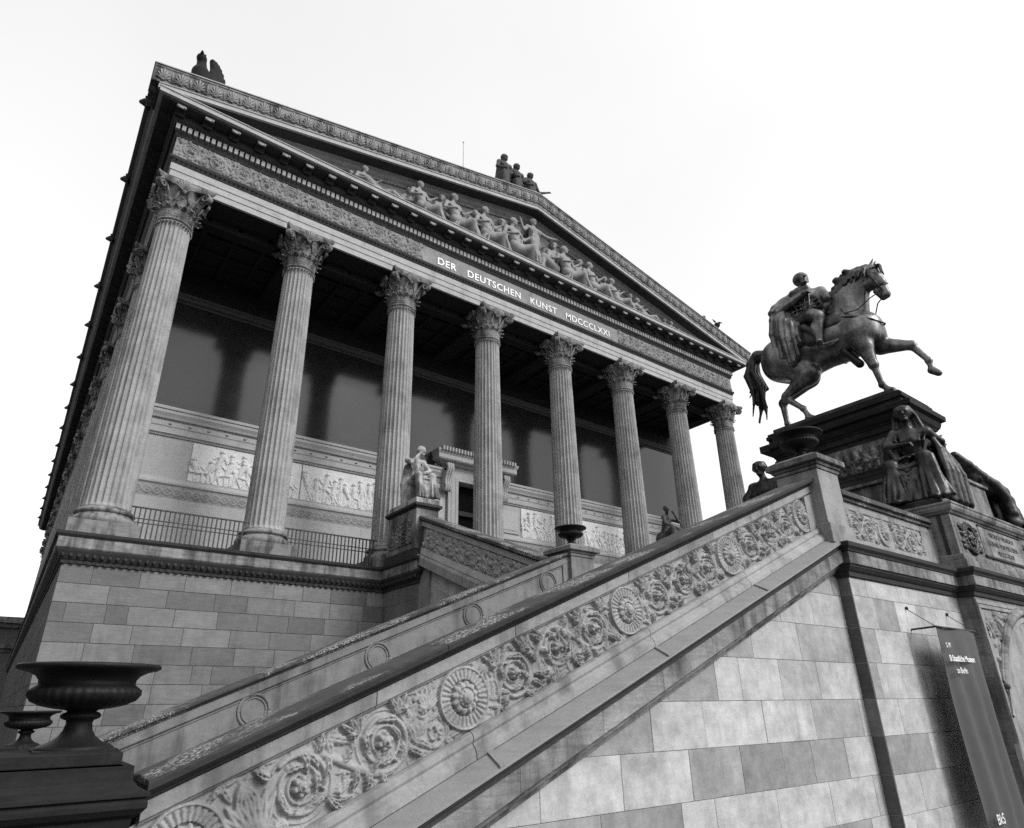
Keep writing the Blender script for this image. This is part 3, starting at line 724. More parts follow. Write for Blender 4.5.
# tympanum figures
def seated(x, y, z, s, sg, rs, recline=0.0, tall=False):
    if tall:
        J = dict(pel=(x, y, z + .95 * s), che=(x, y, z + 1.32 * s), nec=(x, y, z + 1.5 * s), hea=(x + .02, y - .03, z + 1.64 * s), shl=(x - .2 * s, y, z + 1.42 * s), shr=(x + .2 * s, y, z + 1.42 * s),
                 ell=(x - .38 * s, y - .1, z + 1.2 * s), hal=(x - .5 * s, y - .15, z + 1.42 * s), elr=(x + .45 * s, y - .1, z + 1.32 * s), har=(x + .75 * s, y - .12, z + 1.38 * s),
                 knl=(x - .14 * s, y - .1, z + .5 * s), ftl=(x - .16 * s, y, z + .08 * s), knr=(x + .12 * s, y - .05, z + .5 * s), ftr=(x + .14 * s, y, z + .08 * s))
    else:
        lean = sg * (-.1 - .5 * recline) * s; ph = (.42 - .25 * recline) * s
        px = x; sh = ph + (.62 - .18 * recline) * s; sx = px + lean
        J = dict(pel=(px, y, z + ph), che=(px + lean * .6, y - .02, z + ph + .34 * s * (1 - .3 * recline)), nec=(sx, y - .03, z + sh), hea=(sx + sg * .04 * s, y - .07, z + sh + .13 * s),
                 shl=(sx - .19 * s, y - .02, z + sh - .1 * s), shr=(sx + .19 * s, y - .02, z + sh - .1 * s), ell=(sx - .3 * s, y - .15, z + sh - .38 * s), hal=(sx - .1 * s, y - .3 * s, z + sh - .45 * s),
                 elr=(sx + .32 * s, y - .12, z + sh - .34 * s), har=(sx + .5 * s, y - .2, z + sh - .2 * s),
                 knl=(px + sg * (.45 + .1 * recline) * s, y - .2 * s, z + ph + (.08 - .02 * recline) * s), ftl=(px + sg * (.55 + .5 * recline) * s, y - .12 * s, z + .08 * s),
                 knr=(px + sg * (.42 + .15 * recline) * s, y - .02, z + ph + .02 * s), ftr=(px + sg * (.75 + .4 * recline) * s, y - .02, z + .07 * s))
    mb = MB(); sdf_body(mb, figure(J, s, (sg * .5, -.85, 0) if not tall else (.1, -1, 0), True, 6, rs), .042 if s > .8 else .034); return mb
tf = [(4.6, .95, -1, 1.1), (6.2, 1.15, 1, .8), (7.3, 1.2, -1, .5), (8.2, 1.35, 1, .1), (9.0, 1.4, -1, .1), (9.8, 1.5, 1, .05), (10.6, 1.5, -1, .2), (11.35, 1.58, 1, 0), (12.1, 1.65, -1, .1), (12.9, 1.72, 1, .0), (15.2, 1.72, -1, 0), (16.0, 1.65, 1, .1), (16.8, 1.58, -1, .1), (17.6, 1.5, 1, .1), (18.4, 1.4, -1, .2), (19.2, 1.35, 1, .3), (20.1, 1.25, -1, .4), (21.2, 1.15, 1, .7), (22.5, 1.0, -1, .9), (23.8, .85, 1, 1.1)]
for k, (x, s, sg, rc) in enumerate(tf): seated(x, -.68 - .2 * (k % 2), 13.265, s, sg, k, rc).build('relief_figure', 'tymp', ped)
seated(14.0, -.85, 13.265, 1.62, 1, 30, 0, True).build('relief_figure', 'tymp', ped)
mb = MB()   # foliage, shield and wing carving between the figures
R = Relief(20, 2.6, .035)
for k in range(260):
    u = rng.uniform(.3, 19.7); hmax = (10 - abs(u - 10)) * SL + .35
    R.leaf(u, rng.uniform(0, max(.1, hmax - .35)), rng.uniform(.4, 2.7), rng.uniform(.4, .8), .15, .26, 3, rng.uniform(-.6, .6))
R.finish(.2); P = np.zeros((R.ny, R.nx, 3)); P[..., 0] = 4 + R.u[None, :]; P[..., 1] = -.455 - R.H; P[..., 2] = 13.27 + R.v[:, None]
top = 13.27 + (11.9 - np.abs(P[..., 0] - 14)) * SL + .15
P[..., 2] = 13.27 + (P[..., 2] - 13.27) / 2.6 * np.minimum(2.6, np.maximum(.05, top - 13.27))
mb.grid(P); mb.build('carved_ground', 'tymp', ped)

# ---- roof and side gutter with lion heads
mb = MB()
for sg in (-1, 1):
    xe = AX + sg * 15.62
    mb.add([(AX, -.9, AZ - .05), (xe, -.9, CZ - .05), (xe, BL, CZ - .05), (AX, BL, AZ - .05), (AX, -.9, AZ - .3), (xe, -.9, CZ - .3), (xe, BL, CZ - .3), (AX, BL, AZ - .3)], [(0, 1, 2, 3), (7, 6, 5, 4), (0, 4, 5, 1), (2, 6, 7, 3), (1, 5, 6, 2)])
roof = mb.build('roof', 'roof', bld)
mb = MB(); mb.sweep([(0, BL), (0, -.2)], [(1.2, 13.27), (1.37, 13.27), (1.40, 13.33), (1.60, 13.82), (1.62, 13.90), (1.2, 13.9)]); mb.sweep([(28, -.2), (28, BL)], [(1.2, 13.27), (1.37, 13.27), (1.40, 13.33), (1.60, 13.82), (1.62, 13.90), (1.2, 13.9)])
mb.build('gutter', 'soot_and_shade', roof)
mb = MB(); sdf_body(mb, [ell((-1.62, .05, 13.66), .13, .03), cap((-1.66, .05, 13.63), (-1.74, .05, 13.61), .085, .07, .04), cap((-1.6, -.05, 13.77), (-1.64, -.06, 13.8), .04, None, .02), cap((-1.6, .15, 13.77), (-1.64, .16, 13.8), .04, None, .02)] + [cap((-1.58, .05 + .13 * math.cos(a), 13.66 + .13 * math.sin(a)), (-1.56, .05 + .2 * math.cos(a), 13.66 + .2 * math.sin(a)), .045, .03, .02) for a in np.linspace(0, 2 * PI, 11)[:-1]], .02)
lh = mb.build('lion_head', 'soot_and_shade', roof)
for k in range(1, 16):
    c = lh.copy(); COL.objects.link(c); c.parent = roof; c.location.y = 4.07 * k

# ---- cella walls behind the columns
cy = 4.0
def slab(name, mat, x0, x1, z0, z1, d, parent=None, bev=0, tone=.5):
    m = MB(); m.box(x0, x1, cy - d, cy + .35, z0, z1, tone); return m.build(name, mat, parent or cella, bev)
m = MB(); m.box(-.12, 12.63, cy, cy + .5, -.668, 10.55); m.box(15.37, 28.44, cy, cy + .5, -.668, 10.55); m.box(12.63, 15.37, cy, cy + .5, 4.62, 10.55)
cella = m.build('portico_wall', 'cella', bld)
for (xa, xb) in ((-.12, 12.5), (15.5, 28.44)):
    slab('wall_base', 'cella', xa, xb, -.666, 1.46, .22); slab('wall_base', 'cella', xa, xb, 1.463, 1.78, .16)
    m = MB(); m.box(xa, xb, cy - .12, cy + .3, 1.783, 2.23)
    R = Relief(xb - xa, .36, .03); n = int(R.w / .3)
    for i in range(n):
        t = np.linspace(0, 1, 12)
        for ph in (0, PI): R.stroke(np.stack([(i + t) * R.w / n, .18 + .11 * np.sin(2 * PI * t / 2 + PI * i + ph)], 1), .035, .035)
        R.ball((i + .5) * R.w / n, .18, .05)
    R.mesh(m, (xa, cy - .121, 1.825), (1, 0, 0), (0, 0, 1), (0, -1, 0)); m.build('guilloche_band', 'frieze', cella)
    m = MB(); m.sweep([(xa, cy), (xb, cy)], [(-.2, 2.233), (.13, 2.233), (.17, 2.27), (.17, 2.34), (.12, 2.40), (.07, 2.46), (.06, 2.50), (-.2, 2.50)]); m.build('wall_moulding', 'cella', cella)
    m = MB(); m.sweep([(xa, cy), (xb, cy)], [(-.2, 3.94), (.05, 3.94), (.07, 3.99), (.12, 4.02), (.12, 4.22), (.06, 4.25), (.09, 4.29), (.09, 4.50), (.17, 4.52), (.2, 4.6), (.26, 4.70), (.26, 4.80), (.3, 4.82), (.3, 4.92), (-.2, 4.925)])
    k = xa + .4
    while k < xb - .2:
        m.lathe([(.05, -.03), (.055, 0), (0, .03)], (k, cy - .095, 4.39), 8); k += .62
    m.build('wall_moulding', 'cella', cella)
slab('polished_panel', 'polish', -.12, 28.44, 5.2, 9.10, .01); slab('polished_panel', 'polish', -.12, 12.0, 4.926, 5.197, .01); slab('polished_panel', 'polish', 16.0, 28.44, 4.926, 5.197, .01)
m = MB(); m.sweep([(-.12, cy), (28.44, cy)], [(-.2, 9.10), (.06, 9.10), (.06, 9.17), (.16, 9.2), (.2, 9.3), (.26, 9.34), (.26, 9.42), (-.2, 9.43)]); m.build('upper_moulding', 'gloom', cella)
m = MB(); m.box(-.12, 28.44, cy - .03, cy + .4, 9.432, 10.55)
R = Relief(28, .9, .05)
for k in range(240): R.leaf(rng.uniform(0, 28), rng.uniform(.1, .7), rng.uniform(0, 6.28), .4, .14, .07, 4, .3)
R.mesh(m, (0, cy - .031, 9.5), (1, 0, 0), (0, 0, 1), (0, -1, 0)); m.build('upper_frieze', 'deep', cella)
def figure_relief(x0, x1):
    R = Relief(x1 - x0, 1.34, .016); u = .22
    while u < R.w - .2:
        s = rng.choice((-1, 1)); top = rng.choice((rng.uniform(1.0, 1.22), rng.uniform(.7, .95))); b = .05
        hip = top * .5 + rng.uniform(-.08, .06); lean = rng.uniform(-.2, .2)
        R.ball(u + lean, top, .095, 1.3); R.stroke([(u + lean, top - .12), (u, hip)], .105, .09, 1.0)
        for q in (-1, 1):
            k = (u + q * .1 + rng.uniform(-.18, .18), rng.uniform(.25, .4)); R.stroke([(u + q * .04, hip), k, (k[0] - rng.uniform(-.1, .2) * s, b)], .065, .035, 1.1)
            e = (u + lean + q * .18, top - .3 + rng.uniform(-.1, .1)); R.stroke([(u + lean + q * .1, top - .15), e, (e[0] + q * rng.uniform(.05, .2), e[1] + rng.uniform(-.2, .3))], .042, .03, 1.3)
        for q in range(4): R.stroke([(u + rng.uniform(-.1, .1), hip), (u + rng.uniform(-.2, .2), rng.uniform(.05, .2))], .03, .02, .9)
        if rng.random() < .35: R.leaf(u + .2, .1, 1.4, .9, .1, .04, 5)
        u += rng.uniform(.2, .36)
    R.finish(.15); m = MB(); R.mesh(m, (x0, cy - .042, 2.53), (1, 0, 0), (0, 0, 1), (0, -1, 0)); m.box(x0, x1, cy - .04, cy + .2, 2.52, 3.885); return m
for (xa, xb) in ((2.37, 6.2), (6.25, 11.35), (16.7, 20.4), (20.45, 25.6)):
    figure_relief(xa, xb).build('figure_relief', 'pale', cella)
for xa, xb in ((11.45, 12.55), (15.45, 16.6)):
    m = MB(); m.box(xa, xb, cy - .05, cy + .2, 2.6, 3.8); m.box(xa + .12, xb - .12, cy - .07, cy, 2.75, 3.65, .62); m.build('wall_panel', 'cella', cella, .01)
# door
door = MB(); door.box(13.12, 14.88, cy + .38, cy + .45, -.66, 4.5); dr = door.build('door', 'void', cella)
m = MB(); m.box(13.16, 13.30, cy + .2, cy + .37, -.66, 4.5); m.box(13.3, 14.84, cy + .2, cy + .37, 3.1, 3.3); m.build('door_rail', 'soot_and_shade', dr)
m = MB()
for a, b in ((12.63, 13.16), (14.84, 15.37)): m.box(a, b, cy - .16, cy + .38, -.66, 4.62)
m.box(13.162, 14.838, cy - .16, cy + .38, 4.5, 4.62); m.box(12.6, 15.4, cy - .14, cy + .3, 4.622, 5.14)
for a in (12.78, 13.0, 14.95, 15.17): m.box(a, a + .05, cy - .18, cy - .15, -.6, 4.6)
fr = m.build('door_frame', 'cella', cella, .015)
m = MB(); m.sweep([(12.25, cy), (12.25, cy - .2), (15.75, cy - .2), (15.75, cy)], [(-.2, 5.14), (.05, 5.14), (.1, 5.2), (.32, 5.25), (.36, 5.3), (.36, 5.48), (.42, 5.6), (.44, 5.68), (-.2, 5.72)])
for k in range(26): m.box(12.0 + k * .155, 12.09 + k * .155, cy - .72, cy - .58, 5.60, 5.78)
m.build('door_hood', 'cella', fr)
for xa in (12.32, 15.36):
    m = MB(); m.box(xa, xa + .32, cy - .3, cy, 4.0, 5.14)
    pts = [(cy - .3, 5.1), (cy - .55, 5.05), (cy - .58, 4.85), (cy - .42, 4.65), (cy - .33, 4.4), (cy - .36, 4.2), (cy - .42, 4.08), (cy - .34, 3.95), (cy - .3, 3.9)]
    for q in (.05, .16, .27): m.tube([(xa + q, a, b) for a, b in pts], .07, 8)
    m.build('hood_bracket', 'cella', fr)

# ---- portico ceiling and side walls of the cella
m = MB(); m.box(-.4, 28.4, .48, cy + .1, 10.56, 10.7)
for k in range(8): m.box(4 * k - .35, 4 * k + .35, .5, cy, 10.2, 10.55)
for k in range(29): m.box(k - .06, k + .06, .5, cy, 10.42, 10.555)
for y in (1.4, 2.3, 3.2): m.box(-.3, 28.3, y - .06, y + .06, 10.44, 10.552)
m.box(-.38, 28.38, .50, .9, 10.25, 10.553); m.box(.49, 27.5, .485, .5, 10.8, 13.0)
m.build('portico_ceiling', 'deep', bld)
for xw, sg in ((-.12, -1), (28.44, 1)):
    m = MB()
    if sg < 0: ashlar(m, [10.5 - .62 * k for k in range(18)], None, lambda u, z, o: (xw - o, u, z), .3, .6, .3, .006, u0=cy, u1=BL - 1, avg=1.3)
    m.box(min(xw, xw - sg * .6) + .013, max(xw, xw - sg * .6) - .013, cy + .5, BL - 1, -.666, 10.79, .3)
    m.build('flank_wall', 'flank', bld)
m = MB(); m.box(-.1, 28.1, BL - 1.6, BL - 1, -.66, 10.8); m.build('rear_wall', 'flank', bld)

# ================================================================== GRAND STAIRCASE
RS = .412
stair = thing('grand_staircase', 'broad stone staircase whose parapet carries a carved scroll frieze and climbs to the bronze rider', 'staircase', (4, -11.5, GZ))
def raked(mb, prof, x0, x1, tone=.5, y_axis=False, m=RS, ref=4.0, sg=1):
    """closed profile (out, offset) drawn along a slope; offset is the height at ref"""
    n = len(prof); v = []
    for x in (x0, x1):
        for (o, z) in prof:
            zz = z + m * (x - ref)
            v.append((o, x, zz) if y_axis else (x, o, zz))
    f = [(i, (i + 1) % n, n + (i + 1) % n, n + i) for i in range(n)] + [tuple(range(n))[::-1], tuple(range(n, 2 * n))]
    mb.add(v, f, tone)
def stones(mb, prof, x0, x1, ln, gap=.005, **k):
    x = x0
    while x < x1 - .05:
        e = min(x1, x + ln * random.uniform(.85, 1.15))
        if x1 - e < .4: e = x1
        raked(mb, prof, x + gap / 2, e - gap / 2, random.uniform(.38, .62), **k); x = e
XL, XP = -.43, 7.83
m = MB(); raked(m, [(-13.97, -4.46), (-13.52, -4.46), (-13.52, -3.12), (-13.97, -3.12)], XL, XP + .3)
par = m.build('parapet', 'rail', stair)
rs_ = random.getstate(); m = MB(); stones(m, [(-13.45, -3.02), (-13.45, -3.04), (-14.09, -3.04), (-14.10, -3.005), (-13.8, -2.99)], XL, XP, 1.75); cpg = m.build('coping', 'coping', par, .008)
random.setstate(rs_); m = MB(); stones(m, [(-13.46, -3.042), (-13.46, -3.10), (-13.54, -3.118), (-14.03, -3.118), (-14.045, -3.108), (-14.05, -3.085), (-14.09, -3.078), (-14.122, -3.055), (-14.127, -3.02), (-14.118, -3.008), (-14.102, -3.006), (-14.09, -3.042)], XL, XP, 1.75); m.build('coping_moulding', 'soot_and_shade', cpg)
m = MB(); stones(m, [(-13.9, -3.12), (-14.035, -3.12), (-14.035, -3.212), (-14.02, -3.222), (-14.012, -3.236), (-13.9, -3.24)], XL, XP, 1.5)
m.build('frame_band', 'rail', par, .004)
m = MB(); stones(m, [(-13.9, -3.742), (-14.02, -3.742), (-14.05, -3.752), (-14.072, -3.775), (-14.078, -3.80), (-14.066, -3.825), (-14.075, -3.838), (-14.10, -3.86), (-14.118, -3.89), (-14.125, -3.932), (-13.9, -3.935)], XL, XP, 2.0); m.build('torus_moulding', 'rail', par, .004)
m = MB(); raked(m, [(-13.95, -3.937), (-14.12, -3.937), (-14.285, -4.026), (-14.287, -4.046), (-13.95, -4.046)], XL - .1, 8.0)
for x in (3.93, 5.83, 1.9, .1): raked(m, [(-14.05, -3.9), (-14.12, -3.917), (-14.289, -4.006), (-14.289, -4.02), (-14.05, -3.93)], x, x + .05)
m.build('ledge', 'ledge', par)
m = MB(); raked(m, [(-13.95, -4.047), (-14.262, -4.047), (-14.262, -4.072), (-14.235, -4.085), (-14.235, -4.118), (-13.95, -4.12)], XL - .1, 8.02); m.build('ledge_underside', 'soot_and_shade', par)
m = MB(); stones(m, [(-13.95, -4.122), (-14.245, -4.122), (-14.245, -4.298), (-13.95, -4.30)], XL - .1, 8.03, .95, .004); m.build('stair_fascia', 'fascia', par)
m = MB(); raked(m, [(-13.95, -4.302), (-14.225, -4.302), (-14.20, -4.322), (-14.15, -4.345), (-14.14, -4.38), (-14.08, -4.41), (-14.06, -4.45), (-13.95, -4.455)], XL - .1, 8.03); m.build('bed_moulding', 'fascia', par)
# carved frieze of the flight
RC, RSN = 1 / math.hypot(1, RS), RS / math.hypot(1, RS)
X0 = -.43; RL = (7.62 - X0) / RC + .12
R = Relief(RL, .48, .0062)
def uof(x): return (x - X0 + .0914) / RC
dk = [(uof(x), .24, .236) for x in (-.16, 1.76, 3.70, 5.58, 7.48)]
cs = [(uof(.50), .235, .215, False), (uof(1.08), .235, .215, True)]
rinceau(R, cs, .078, disks=dk)
R.spiral(uof(1.42), .31, .095, 2.0, 1.1, -1, .022, .012, .3); R.rosette(uof(1.42), .31, .045, .04, 6); R.fan(uof(1.45), .29, .16, .3, 1.9, 6, .035)
R.spiral(uof(1.46), .11, .09, -2.0, 1.1, 1, .022, .012, .3)
for k in range(14): R.ball(uof(1.46) + rng.uniform(-.05, .05), .11 + rng.uniform(-.05, .05), .016, 1.6)
R.fan(uof(.19), .06, .3, .9, 2.2, 7, .05); R.fan(uof(.19), .42, .2, -2.0, -1.1, 5, .045)
for a in (1.76, 3.70, 5.58):
    b = dict(((1.76, 3.70), (3.70, 5.58), (5.58, 7.48)))[a]; d = (b - a) / 4
    rinceau(R, [(uof(a + d * 1.03), .225, .2, True), (uof(a + d * 2.05), .245, .2, False), (uof(a + d * 3.03), .235, .2, True)], .078)
    R.fan(uof(a + d * .55), .40, .13, 3.6, 5.4, 5, .03); R.fan(uof(a + d * 3.5), .06, .15, .8, 2.4, 5, .03)
fill_leaves(R, .05, 700, .09, .16); fill_leaves(R, .03, 2000, .06, .10, gap=.02); fill_leaves(R, .018, 1500, .035, .06, gap=.012)
R.finish(.16)
m = MB(); R.mesh(m, (X0, -13.985, -3.742 + RS * (X0 - 4)), (RC, 0, RSN), (-RSN, 0, RC), (0, -1, 0)); m.build('scroll_frieze', 'relief', par)
m = MB(); m.add([(7.615, -14.033, z + RS * (7.615 - 4)) for z in (-3.742, -3.236)] + [(7.83, -14.033, z + RS * (7.83 - 4)) for z in (-3.236, -3.742)] + [(7.615, -13.95, z + RS * (7.615 - 4)) for z in (-3.742, -3.236)] + [(7.83, -13.95, z + RS * (7.83 - 4)) for z in (-3.236, -3.742)], [(0, 3, 2, 1), (0, 1, 5, 4), (2, 3, 7, 6)]); m.build('frame_band', 'rail', par)
# ashlar under the flight
crs = [-2.86, -3.12, -3.553, -4.0, -4.447, -4.882, -5.322, -5.76, -6.2, GZ]
m = MB()
js = [None] * 9
def jrow(known, seed):
    r = random.Random(seed); a = [known[0]]
    while a[0] > -.3: a.insert(0, a[0] - r.choice((.5, .8, .95, 1.05)))
    return a + list(known[1:]) + [8.06]
js = [None, jrow([6.44, 7.22], 1), jrow([5.73, 6.75, 7.8], 2), jrow([4.97, 5.41, 6.2, 7.04, 7.53], 3), jrow([4.68, 5.74, 6.76, 7.9], 4), jrow([4.38, 5.21, 5.98, 6.58, 7.34], 5), jrow([4.69, 5.74, 6.82, 7.86], 6), None, None]
ashlar(m, crs, js, lambda u, z, o: (u, -14.03 - o, z), .5, .66, .36, .0022, .008, clip=lambda u, z: -4.452 + RS * (u - 4) - z, u0=-.5, u1=8.06, tones=[None, [.5, .6, .58], [.42, .62, .42, .5], [.36, .6, .63, .47, .57, .62], [.6, .68, .66, .42, .6], [.6, .4, .24, .29, .32, .6], [.6, .62, .66, .6, .5], None, None])
v = [(-.5, y, z) for y in (-14.019, -13.5) for z in (GZ, -4.46 + RS * (-4.5))] + [(8.06, y, z) for y in (-14.019, -13.5) for z in (GZ, -4.46 + RS * 4.06)]
v = [(p[0], p[1] - (.004 if p[1] < -14 else 0), p[2]) for p in v]; m.add(v, [(0, 4, 5, 1), (2, 3, 7, 6), (1, 5, 7, 3), (0, 1, 3, 2), (4, 6, 7, 5)], .2)
m.build('stair_wall', 'wall', stair)

# ---- landing front, projecting bay with arch
m = MB()
jl = [[8.06, 8.49, 9.46, 10.2, 11.0, 11.70], [8.06, 8.63, 9.26, 9.95, 10.65, 11.7], [8.06, 8.45, 9.42, 10.1, 10.9, 11.7], [8.06, 8.27, 8.96, 9.7, 10.6, 11.7], [8.06, 8.63, 9.53, 10.3, 11.2, 11.7], [8.06, 8.83, 9.3, 10.2, 11.0, 11.7], None, None, None]
jl = [[8.06, 8.5, 9.46, 10.52, 11.70]] + jl[1:]
ashlar(m, crs, jl, lambda u, z, o: (u, -14.2 - o, z), .5, .66, .36, .0022, .008, u0=8.06, u1=11.7, tones=[[.5, .58, .54, .5], [.56, .34, .66, .55, .6], [.36, .6, .34, .5, .5], [.32, .6, .48, .5, .5], [.6, .56, .6, .5, .5], [.3, .33, .6, .5, .5], None, None, None])
m.box(8.055, 11.72, -14.193, -13.6, GZ, -2.86, .2)
m.build('landing_wall', 'wall', stair)
m = MB(); ashlar(m, crs, [[-14.19, -14.0]] * 9, lambda u, z, o: (8.055 - o, u, z), .3, .45, .5, .0035, .012); m.build('landing_wall_return', 'flank', stair)  # left-facing return in darker stone, its shade painted into the colour
m = MB(); m.box(19.95, 28.2, -14.02, -13.5, GZ, -4.3); m.box(16.28, 19.95, -14.19, -13.6, GZ, -2.86); m.box(19.95, 20.3, -14.0, -13.6, -4.3, -1.5); m.build('far_flight_wall', 'wall', stair)
m = MB(); x0, x1 = 19.95, 28.2; m.add([(x, y, z) for y in (-14.0, -13.5) for x, z in ((x0, -4.3), (x1, -4.3), (x1, -4.9), (x0, -1.5))], [(0, 1, 2, 3), (7, 6, 5, 4), (3, 2, 6, 7), (0, 3, 7, 4)]); m.build('far_parapet', 'rail', stair)
lpath = [(8.055, -14.0), (8.055, -14.2), (11.70, -14.2), (11.70, -14.45), (16.30, -14.45), (16.30, -14.2), (19.95, -14.2), (19.95, -14.0)]
m = MB(); m.sweep(lpath, [(-.2, -2.875), (.01, -2.875), (.03, -2.86), (.035, -2.80), (.06, -2.785), (.10, -2.74), (.105, -2.712), (-.2, -2.71)]); m.build('landing_bed_moulding', 'soot_and_shade', stair)
m = MB(); m.sweep(lpath, [(-.2, -2.708), (.118, -2.708), (.118, -2.542), (-.2, -2.54)])
for xa, xb, yf in ((7.93, 11.57, -14.325), (11.575, 16.425, -14.575)):
    x = xa
    while x < xb - .05:
        e = min(xb, x + random.uniform(.22, .75)); e = xb if xb - e < .2 else e; m.box(x + .002, e - .002, yf - .002, yf + .1, -2.705, -2.545, random.uniform(.25, .85)); x = e
m.build('landing_fascia', 'fascia', stair)
m = MB(); m.sweep(lpath, [(-.3, -2.538), (.14, -2.538), (.15, -2.51), (.185, -2.475), (.19, -2.425), (.16, -2.405), (-.3, -2.395)]); m.build('landing_cornice', 'soot_and_shade', stair)
# landing parapet
m = MB(); m.box(8.4, 11.75, -14.10, -13.65, -2.393, -1.66); m.box(8.45, 11.5, -14.135, -13.6, -2.392, -2.235); m.box(8.45, 11.5, -14.12, -13.6, -1.775, -1.662); m.box(11.17, 11.42, -14.12, -13.6, -2.234, -1.776); lp = m.build('landing_parapet', 'rail', stair, .006)
R = Relief(2.67, .455, .008); rinceau(R, [(.3, .23, .2, True), (.76, .22, .19, False)], .055, disks=[(1.26, .228, .22)]); rinceau(R, [(1.75, .22, .19, True), (2.24, .23, .2, False)], .055); fill_leaves(R, .05, 500, .07, .12)
R.finish(.2); m = MB(); R.mesh(m, (8.49, -14.101, -2.232), (1, 0, 0), (0, 0, 1), (0, -1, 0)); m.build('scroll_frieze', 'relief', lp)
m = MB(); m.box(8.44, 11.6, -14.16, -13.55, -1.658, -1.60); m.box(8.44, 11.6, -14.21, -13.5, -1.598, -1.53); m.box(8.44, 11.6, -14.17, -13.54, -1.528, -1.495); m.build('coping', 'coping', lp, .008)

def newel(x0, x1, y0, y1, zb, zt, mat='rail', base=True, cap=.10, name='newel_post'):
    m = MB(); m.box(x0, x1, y0, y1, zb, zt - .26, .5); o = m.build(name, mat, stair, .008)
    if base: m = MB(); m.box(x0 - .05, x1 + .05, y0 - .045, y1 + .05, zb, zb + .29, .45); m.build('base', mat, o, .012)
    m = MB(); R4 = [(x0, y1), (x0, y0), (x1, y0), (x1, y1), (x0, y1)]
    for z0, z1, e in ((-.258, -.20, .02), (-.198, -.15, .045), (-.148, -.06, cap)): m.box(x0 - e, x1 + e, y0 - e, y1 + e, zt + z0, zt + z1, .42)
    e = cap - .01; f = -.02; m.add([(x0 - e, y0 - e, zt - .058), (x1 + e, y0 - e, zt - .058), (x1 + e, y1 + e, zt - .058), (x0 - e, y1 + e, zt - .058), (x0 - f, y0 - f, zt), (x1 + f, y0 - f, zt), (x1 + f, y1 + f, zt), (x0 - f, y1 + f, zt)], [(0, 1, 5, 4), (1, 2, 6, 5), (2, 3, 7, 6), (3, 0, 4, 7), (4, 5, 6, 7)], .42)
    m.build('cap', mat if mat != 'rail' else 'fascia', o, .01); return o
newel(7.83, 8.43, -14.2, -13.55, -2.42, -1.04)
newel(7.45, 8.07, -9.22, -8.6, -2.5, -1.50, 'inner', cap=.11)

# bay pedestal with inscription
m = MB(); m.box(11.74, 16.26, -14.44, -10.2, -2.2, -1.42); bp_ = m.build('pedestal_block', 'fascia', stair, .006)
m = MB(); m.box(11.68, 16.32, -14.52, -10.2, -2.394, -2.25); m.box(11.70, 16.30, -14.49, -10.2, -2.248, -2.15); m.build('base', 'fascia', bp_, .012)
m = MB(); m.sweep([(11.74, -10.2), (11.74, -14.44), (16.26, -14.44), (16.26, -10.2)], [(-.5, -1.42), (.03, -1.42), (.05, -1.39), (.08, -1.37), (.10, -1.33), (.105, -1.28), (.12, -1.27), (.12, -1.235), (-.5, -1.23)]); m.box(12.0, 16.0, -14.1, -10.2, -1.4, -1.232); m.build('cap', 'fascia', bp_, .004)
m = MB(); m.box(11.725, 11.76, -14.3, -14.24, -2.14, -1.43); m.box(11.72, 11.76, -14.05, -13.5, -2.1, -1.5); m.build('side_strip', 'soot_and_shade', bp_)
m = MB(); m.box(12.93, 15.07, -14.455, -14.40, -2.03, -1.49, .62); pl = m.build('plaque', 'fascia', bp_, .006)
m = MB(); m.box(12.9, 15.1, -14.475, -14.41, -2.075, -2.035); m.box(12.9, 15.1, -14.47, -14.41, -1.488, -1.465); m.build('plaque_frame', 'soot_and_shade', pl)
for t_, s_, z_ in (('FRIEDRICH WILHELM IV', .125, -1.645), ('KOENIG VON PREUSSEN', .135, -1.815), ('MDCCCLXXXVI', .12, -1.97)): text('inscription', t_, s_, 'cut', pl, (14.0, -14.4575, z_), (PI / 2, 0, 0), .002)
def wreath(cx):
    R = Relief(.86, .62, .012)
    for k in range(26):
        a = 2 * PI * k / 26; R.leaf(.43 + .2 * math.cos(a), .31 + .2 * math.sin(a), a + 1.1, .2, .05, .06, 2, .3)
    R.rosette(.43, .31, .16, .07, 6)
    for sg in (-1, 1):
        R.stroke([(.43 + sg * .2, .1), (.43 + sg * .36, .2), (.43 + sg * .3, .4), (.43 + sg * .38, .55)], .03, .02, 1.2)
        for k in range(5): R.leaf(.43 + sg * .28, .12 + k * .1, (0 if sg > 0 else PI) + rng.uniform(-.6, .6), .16, .05, .05, 2)
    R.H = np.where(R.H > .004, R.H, -.02); m = MB(); R.mesh(m, (cx - .43, -14.441, -2.12), (1, 0, 0), (0, 0, 1), (0, -1, 0)); return m
for cx in (12.38, 15.62): wreath(cx).build('wreath', 'bronzed', bp_)

